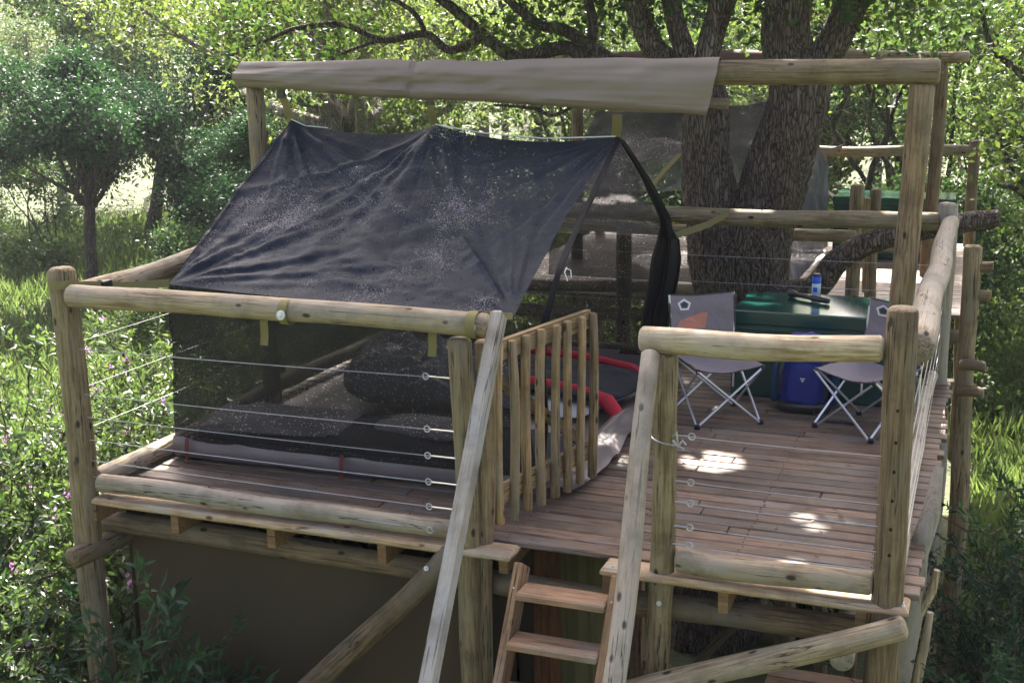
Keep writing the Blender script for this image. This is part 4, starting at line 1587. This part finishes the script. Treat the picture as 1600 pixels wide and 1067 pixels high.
tag(link(bpy.data.objects.new('grass', me)), 'tall green meadow grass around the decks', 'grass', None, 'stuff')

LC = np.array([(x, y, .006) for x, y in LITTER])
dd = rg_.normal(size=LC.shape)
dd[:, 2] *= .06
me = leaf_mesh('leaf_litter', LC, .035 * rg_.uniform(.5, 1.2, len(LC)), .45, rg_, leaf_mat('dry_leaf', (.10, .06, .025), (.22, .15, .06), .2, (1, 1, 1)), 3, .15, dd * 4)
tag(link(bpy.data.objects.new('leaf_litter', me)), 'dry fallen leaves on the deck boards', None, None, 'stuff')

# ------------------------------------------------------------------ the big tree through the decks
bt = thing('tree', 'big forked tree growing up between the two decks with dark fissured bark', 'tree', (2.2, 4.25, GZ))


def trunk_tube(m, pts, rad, n=22, sub=6, flute=.10, seed=0):
    P = [Vector(p) for p in pts]
    out, rr = [], []
    k = len(P)
    for i in range(k - 1):
        p0, p1, p2, p3 = P[max(i - 1, 0)], P[i], P[i + 1], P[min(i + 2, k - 1)]
        for s in range(sub):
            t = s / sub
            out.append(.5 * ((2 * p1) + (p2 - p0) * t + (2 * p0 - 5 * p1 + 4 * p2 - p3) * t * t + (3 * p1 - p0 - 3 * p2 + p3) * t ** 3))
            rr.append(rad[i] + (rad[i + 1] - rad[i]) * t)
    out.append(P[-1])
    rr.append(rad[-1])
    b0 = len(m.v)
    m.tube(out, rr, n)
    for i in range(len(out)):
        for j in range(n):
            q = Vector(m.v[b0 + i * n + j])
            c = out[i]
            a = 2 * math.pi * j / n
            k_ = 1 + flute * mnoise.noise((math.cos(a) * 1.6 + seed, math.sin(a) * 1.6, q.z * .8)) * 1.6 + flute * .5 * mnoise.noise((math.cos(a) * 4, math.sin(a) * 4 + seed, q.z * 2.5))
            if n > 40:
                rg = 1 - abs(mnoise.noise((q.x * 17 + seed, q.y * 17, q.z * 4.5 + mnoise.noise((q.x * 9, q.y * 9, q.z * 6)) * .8)))
                k_ += .10 * (rg ** 3 - .55) + .035 * mnoise.noise((q.x * 40, q.y * 40, q.z * 14))
            m.v[b0 + i * n + j] = tuple(c + (q - c) * k_)
    return out


m = MB()
trunk_tube(m, [(2.14, 4.2, -2.6), (2.17, 4.2, -1.6), (2.24, 4.25, -.6), (2.29, 4.25, .1), (2.28, 4.25, .55), (2.22, 4.25, .85)], [.42, .33, .30, .30, .335, .30], 110, 34, .12, 1)
trunk_tube(m, [(2.22, 4.25, .5), (2.08, 4.24, .95), (2.02, 4.22, 1.35), (2.02, 4.2, 1.62), (1.96, 4.2, 1.82)], [.24, .205, .165, .155, .15], 90, 34, .12, 2)
trunk_tube(m, [(2.34, 4.25, .45), (2.46, 4.25, .95), (2.56, 4.25, 1.35), (2.64, 4.25, 1.65), (2.65, 4.25, 1.95)], [.24, .215, .215, .20, .20], 96, 34, .12, 3)
m.build('trunk', BARK, bt)
LIMBS = [
    ([(1.98, 4.2, 1.75), (1.68, 4.2, 1.98), (1.55, 4.2, 2.2), (1.40, 4.2, 2.6), (.9, 4.3, 3.4)], [.12, .088, .08, .075, .05]),
    ([(1.99, 4.2, 1.74), (1.86, 4.22, 2.0), (1.76, 4.25, 2.3), (1.6, 4.5, 3.0), (1.5, 4.9, 3.9)], [.11, .078, .07, .065, .04]),
    ([(1.99, 4.2, 1.70), (2.03, 4.18, 1.98), (2.13, 4.15, 2.3), (2.35, 4.0, 2.8), (2.6, 3.8, 3.8)], [.12, .09, .085, .075, .05]),
    ([(2.63, 4.25, 1.85), (2.54, 4.25, 2.1), (2.56, 4.25, 2.45), (2.5, 4.4, 3.2), (2.4, 4.8, 4.2)], [.19, .165, .155, .12, .07]),
    ([(2.66, 4.25, 1.80), (2.82, 4.25, 1.98), (2.97, 4.25, 2.28), (3.3, 4.2, 2.9), (3.9, 4.0, 3.7)], [.14, .115, .105, .09, .05]),
    ([(2.50, 4.1, .30), (2.83, 4.02, .42), (2.98, 4.0, .62), (3.2, 4.0, .76), (3.48, 3.98, .85), (3.8, 3.96, .92), (3.97, 3.95, .95)], [.13, .085, .08, .075, .07, .065, .05]),
    ([(1.90, 4.2, 1.80), (1.45, 4.2, 1.90), (1.18, 4.2, 1.93), (1.0, 4.2, 2.03), (.62, 4.2, 1.97), (.38, 4.2, 2.12), (.10, 4.2, 2.34), (-.3, 4.2, 2.62)], [.07, .06, .055, .05, .048, .042, .038, .03]),
    ([(1.35, 4.2, 1.93), (1.12, 4.18, 2.08), (.98, 4.15, 2.16), (.80, 4.15, 2.2), (.5, 4.1, 2.45)], [.045, .045, .042, .036, .025]),
    ([(.38, 4.2, 2.12), (.08, 4.25, 2.02), (-.12, 4.25, 2.14), (-.48, 4.25, 2.10), (-.8, 4.25, 2.22), (-1.2, 4.25, 2.2), (-1.5, 4.3, 2.12), (-1.9, 4.3, 1.98)], [.032, .03, .028, .026, .024, .02, .014, .008]),
    ([(-.48, 4.25, 2.10), (-.75, 4.2, 2.02), (-1.0, 4.2, 1.9), (-1.35, 4.2, 1.78)], [.014, .012, .009, .005]),
    ([(-.12, 4.25, 2.14), (-.2, 4.22, 2.3), (-.5, 4.2, 2.45), (-.9, 4.2, 2.5)], [.02, .018, .014, .008]),
    ([(.70, 4.2, 1.98), (.85, 4.3, 1.80), (1.05, 4.3, 1.74)], [.016, .012, .006]),
    ([(.4, 4.3, 1.62), (.7, 4.3, 1.60), (.85, 4.3, 1.55), (1.0, 4.3, 1.60), (1.12, 4.3, 1.68)], [.008, .014, .014, .012, .008]),
    ([(1.15, 4.2, 1.95), (1.2, 4.2, 2.2), (1.1, 4.2, 2.6)], [.04, .036, .03]),
]
for pts, rad in LIMBS:
    m = MB()
    trunk_tube(m, pts, rad, 14, 6, .10, rnd.random() * 20)
    m.build('limb', BARK if rad[0] > .1 else BARK2, bt)
# hollow knots on the right stem
for (x, z, s) in ((2.485, 1.085, 1.0), (2.52, 1.36, .6)):
    m = MB()
    m.tube([(x + .038 * s * math.cos(a), 4.045 + .006 * math.sin(a * 2), z + .07 * s * math.sin(a)) for a in [2 * math.pi * i / 16 for i in range(16)]], .016 * s, 8, True)
    kn = m.build('knot', BARK, bt)
    MB().add([(x + .032 * s * math.cos(a), 4.047, z + .062 * s * math.sin(a)) for a in [2 * math.pi * i / 16 for i in range(16)]] + [(x, 4.10, z)], [(i, (i + 1) % 16, 16) for i in range(16)]).build('hollow', DARKHOLE, kn)

# crown: leaf sprays on the low limbs that show, and the unseen canopy above, shaped to shade the deck
rng = np.random.default_rng(77)
cl = []


def spray(x0, x1, z0, z1, n, y0=3.9, y1=4.7):
    for _ in range(n):
        cl.append((rng.uniform(x0, x1), rng.uniform(y0, y1), rng.uniform(z0, z1)))


spray(-1.9, -.9, 1.62, 2.35, 17, 4.0, 5.4)
spray(-2.3, -1.5, 1.9, 2.6, 18, 4.0, 5.4)
spray(-1.0, -.1, 1.98, 2.5, 11, 4.0, 5.2)
spray(-.1, .9, 2.1, 2.6, 11)
spray(.2, .8, 1.98, 2.2, 5)
spray(.9, 1.6, 2.12, 2.5, 8)
spray(1.45, 1.85, 2.1, 2.45, 8)
spray(2.3, 2.7, 2.15, 2.5, 7)
spray(3.0, 3.7, 2.0, 2.6, 20)
spray(2.75, 3.1, 2.2, 2.6, 8)
spray(-.55, -.1, 1.55, 1.8, 4, 4.2, 4.6)
# unseen canopy above the picture, shaped to shade the decks and tents
PATCH = [(2.45, 2.52, .19), (2.70, 1.40, .16), (3.24, .77, .055), (3.30, .66, .05), (3.48, .79, .055), (2.30, 1.27, .09), (2.15, 1.33, .1), (.07, .46, .10), (3.28, .23, .06), (1.08, 7.46, .5), (3.1, 7.14, .4), (2.3, 8.0, .4), (2.6, .0, .07), (3.5, .0, .14), (3.62, 2.5, .30), (2.82, 2.50, .13), (2.6, 5.36, .4), (2.70, 2.66, .05), (3.7, 2.6, .2), (2.8, 8.3, .5), (1.05, 7.0, .2)]  # gaps cut in the leaves so sun lands on these spots
SX, SY = SUND.x / SUND.z, SUND.y / SUND.z


def lit(c):
    gx_, gy_ = c[0] - SX * c[2], c[1] - SY * c[2]
    for px, py, pr in PATCH:
        if (gx_ - px) ** 2 + (gy_ - py) ** 2 < (pr + .03) ** 2:
            return True
    return False


blobs = []
for _ in range(340):
    bz = rng.uniform(3.2, 6.2)
    blobs.append((rng.uniform(-.25, 4.3) + SX * bz, rng.uniform(-1.0, 8.8) + SY * bz, bz, rng.uniform(.4, .85)))
for _ in range(110):  # clumps added to shade the near tent roof
    bz = rng.uniform(3.3, 5.6)
    blobs.append((rng.uniform(-.1, 2.6) + SX * (bz - 1.3), rng.uniform(.2, 1.9) + SY * (bz - 1.3), bz, rng.uniform(.4, .7)))
for _ in range(70):  # clumps added to shade the right half of the near deck
    bz = rng.uniform(3.3, 5.6)
    blobs.append((rng.uniform(2.1, 3.9) + SX * bz, rng.uniform(-.1, 2.4) + SY * bz, bz, rng.uniform(.35, .6)))
for _ in range(60):  # clumps added to shade the farther tent
    bz = rng.uniform(3.6, 5.8)
    blobs.append((rng.uniform(0, 2.6) + SX * (bz - 1.2), rng.uniform(5.8, 7.4) + SY * (bz - 1.2), bz, rng.uniform(.4, .7)))
for _ in range(30):
    blobs.append((rng.uniform(.5, 6.5), rng.uniform(2.6, 11.5), rng.uniform(3.6, 6.0), rng.uniform(.5, 1.0)))
for bx, by, bz, brr in blobs:
    for _ in range(16):
        g = rng.normal(size=3)
        g /= np.linalg.norm(g)
        c = np.array([bx, by, bz]) + g * brr * np.array([1, 1, .55]) * rng.uniform(.3, 1)
        if c[2] < 2.75 + max(0, c[1] - 4.5) * .06:
            continue
        if lit(c):
            continue
        cl.append(c)
C = clumps(cl, 40, .125, rng, .75)
gxx, gyy = C[:, 0] - SX * C[:, 2], C[:, 1] - SY * C[:, 2]
ok = np.ones(len(C), bool)
for px, py, pr in PATCH:
    ok &= ~(((gxx - px) ** 2 + (gyy - py) ** 2 < pr ** 2) & (C[:, 2] > 2.5))
C = C[ok]
me = leaf_mesh('crown', C, .068 * rng.uniform(.6, 1.25, len(C)), .5, rng, LF_MAIN)
link(bpy.data.objects.new('crown', me), bt)

# near right tree hanging into the picture
rt_ = thing('tree', 'leafy tree overhanging the right edge of the picture beyond the railing', 'tree', (4.7, 5.4, GZ))
m = MB()
trunk_tube(m, [(5.2, 5.2, GZ - .1), (5.0, 5.2, -.6), (4.75, 5.2, .6), (4.5, 5.2, 1.15), (4.35, 5.2, 1.7), (4.15, 5.2, 2.1), (4.1, 5.3, 2.8)], [.13, .11, .09, .075, .06, .05, .04], 12, 6, .08, 5)
trunk_tube(m, [(4.5, 5.2, 1.15), (4.2, 5.1, 1.45), (4.1, 5.0, 1.75), (3.85, 5.0, 2.0), (3.75, 5, 2.3)], [.04, .035, .028, .022, .016], 9, 6, .08, 6)
trunk_tube(m, [(4.75, 5.2, .6), (4.35, 5.1, .75), (4.1, 5.1, 1.0), (3.95, 5.0, 1.05)], [.045, .035, .025, .012], 9, 6, .08, 7)
m.build('trunk', BARK2, rt_)
cl = []
for _ in range(150):
    x = 3.85 + 1.5 * rng.random() ** .8
    cl.append((x, rng.uniform(4.6, 5.8), rng.uniform(.55 + (4.5 - min(x, 4.5)) * 1.0, 2.9)))
for _ in range(26):
    cl.append((rng.uniform(3.95, 5.4), rng.uniform(4.4, 5.6), rng.uniform(.62, 1.3)))
C = clumps(cl, 42, .12, rng, .9)
me = leaf_mesh('crown', C, .06 * rng.uniform(.6, 1.25, len(C)), .55, rng, LF_MAIN)
link(bpy.data.objects.new('crown', me), rt_)


# ------------------------------------------------------------------ near shrubs with narrow leaves
def shrub(name, label, loc, stems, hgt, spread, leaf, asp, mat, seed, flowers=0, top=1.0, zb=GZ, dens=30, lean=(0, 0)):
    rng = np.random.default_rng(seed)
    o_ = thing(name, label, 'shrub', (loc[0], loc[1], zb))
    m = MB()
    C, D = [], []
    tips = []
    for i in range(stems):
        a = rng.uniform(0, 2 * math.pi)
        rr = spread * math.sqrt(rng.random())
        b = np.array([loc[0] + .35 * rr * math.cos(a), loc[1] + .35 * rr * math.sin(a), zb - .05])
        h = hgt * rng.uniform(.55, 1.0) * (1 - .35 * (rr / spread) ** 2)
        t = np.array([loc[0] + rr * math.cos(a) + lean[0] * h, loc[1] + rr * math.sin(a) + lean[1] * h, zb + h])
        pts = limb(m, b, t, .012, .003, rng, .05, 5, 6)
        tips.append(t)
        subs = [(pts[k], pts[k] + np.array([rng.normal() * .3, rng.normal() * .3, rng.uniform(.12, .4)]) * (hgt / 2.4)) for k in (2, 3, 3, 4, 4, 5)]
        for s0, s1 in subs:
            q = limb(m, s0, s1, .005, .002, rng, .08, 4, 4)
            tips.append(s1)
            for j in range(dens):
                u = rng.random() ** .8
                p = s0 + (s1 - s0) * (u * 1.15)
                dr = (s1 - s0) / np.linalg.norm(s1 - s0) * .7 + rng.normal(size=3) * .7
                dr[2] += .1
                dr /= np.linalg.norm(dr)
                C.append(p + dr * leaf * .5 + rng.normal(size=3) * .012)
                D.append(dr * 2.4)
    C, D = np.array(C), np.array(D)
    link(bpy.data.objects.new('foliage', leaf_mesh('foliage', C, leaf * rng.uniform(.6, 1.2, len(C)), asp, rng, mat, .3, .2, D)), o_)
    m.build('stems', BARK2, o_)
    if flowers:
        FC = []
        FD = []
        for i in rng.choice(len(tips), flowers, replace=flowers > len(tips)):
            for k in range(10):
                FC.append(tips[i] + np.array([rng.normal() * .012, rng.normal() * .012, rng.uniform(-.02, .06)]))
                FD.append((rng.normal() * .5, rng.normal() * .5, 1))
        FC = np.array(FC)
        tag(link(bpy.data.objects.new('flowers', leaf_mesh('flowers', FC, .03 * rng.uniform(.7, 1.2, len(FC)), .5, rng, PURPLE, .2, .2, np.array(FD))), o_), kind='stuff')
    return o_


shrub('flowering_shrub', 'tall narrow leaved shrub with purple flowers left of the corner post', (-1.0, 1.2), 85, 2.75, 1.05, .066, .40, LF_SHRUB, 11, 90, dens=56)
shrub('flowering_shrub', 'sunlit flowering shrub between the corner post and the net tent', (-.75, 2.9), 75, 2.55, 1.0, .066, .42, LF_YEL, 12, 80, dens=56)
shrub('flowering_shrub', 'shady shrub filling the lower left corner of the picture', (-.75, .1), 75, 2.15, .85, .064, .38, LF_SHRUB, 13, 30, dens=52)
shrub('flowering_shrub', 'flowering shrub at the far left frame edge behind the front one', (-1.9, 2.9), 65, 2.45, 1.0, .068, .32, LF_SHRUB, 14, 50, dens=40)
shrub('sapling', 'leafy sapling rising in front of the dark canvas wall by the left post', (.66, -.42), 44, 2.2, .27, .088, .26, LF_DARK, 15, 0, dens=34)
shrub('sapling', 'low leafy sapling at the foot of the front left post', (.2, -.35), 26, 1.75, .33, .07, .28, LF_DARK, 16, 0, dens=32)
shrub('dark_shrub', 'dark narrow leaved shrub low on the right edge below the railing', (4.4, 1.75), 80, 2.5, .62, .066, .24, LF_DARK, 17, 0, dens=44)
shrub('dark_shrub', 'second dark shrub in the lower right corner nearest the camera', (4.12, .75), 60, 1.95, .42, .06, .25, LF_DARK, 18, 0, dens=44)
shrub('pale_shrub', 'sunlit shrub with a few purple flowers behind the dark one at right', (4.7, 3.6), 45, 1.45, .6, .06, .28, LF_YEL, 19, 8)
shrub('pale_shrub', 'bright shrub seen under the deck beside the tree trunk', (2.95, 4.25), 60, 1.75, .5, .062, .4, LF_YEL, 20, 0, dens=40)
shrub('pale_shrub', 'green shrub seen under the deck left of the tree trunk', (1.6, 4.6), 26, 1.7, .6, .06, .35, LF_MID, 21, 0)

# ------------------------------------------------------------------ hazy morning air
hm = bpy.data.materials.new('haze_air')
hm.use_nodes = True
ht = hm.node_tree
ht.nodes.remove(ht.nodes['Principled BSDF'])
pv = ht.nodes.new('ShaderNodeVolumePrincipled')
pv.inputs['Color'].default_value = (.93, .96, 1, 1)
pv.inputs['Density'].default_value = .0004
pv.inputs['Anisotropy'].default_value = .1
ht.links.new(pv.outputs[0], ht.nodes['Material Output'].inputs['Volume'])
tag(MB().box((-290, -280, -5), (300, 300, 34), 0.0).build('haze', hm, None, False), kind='stuff')
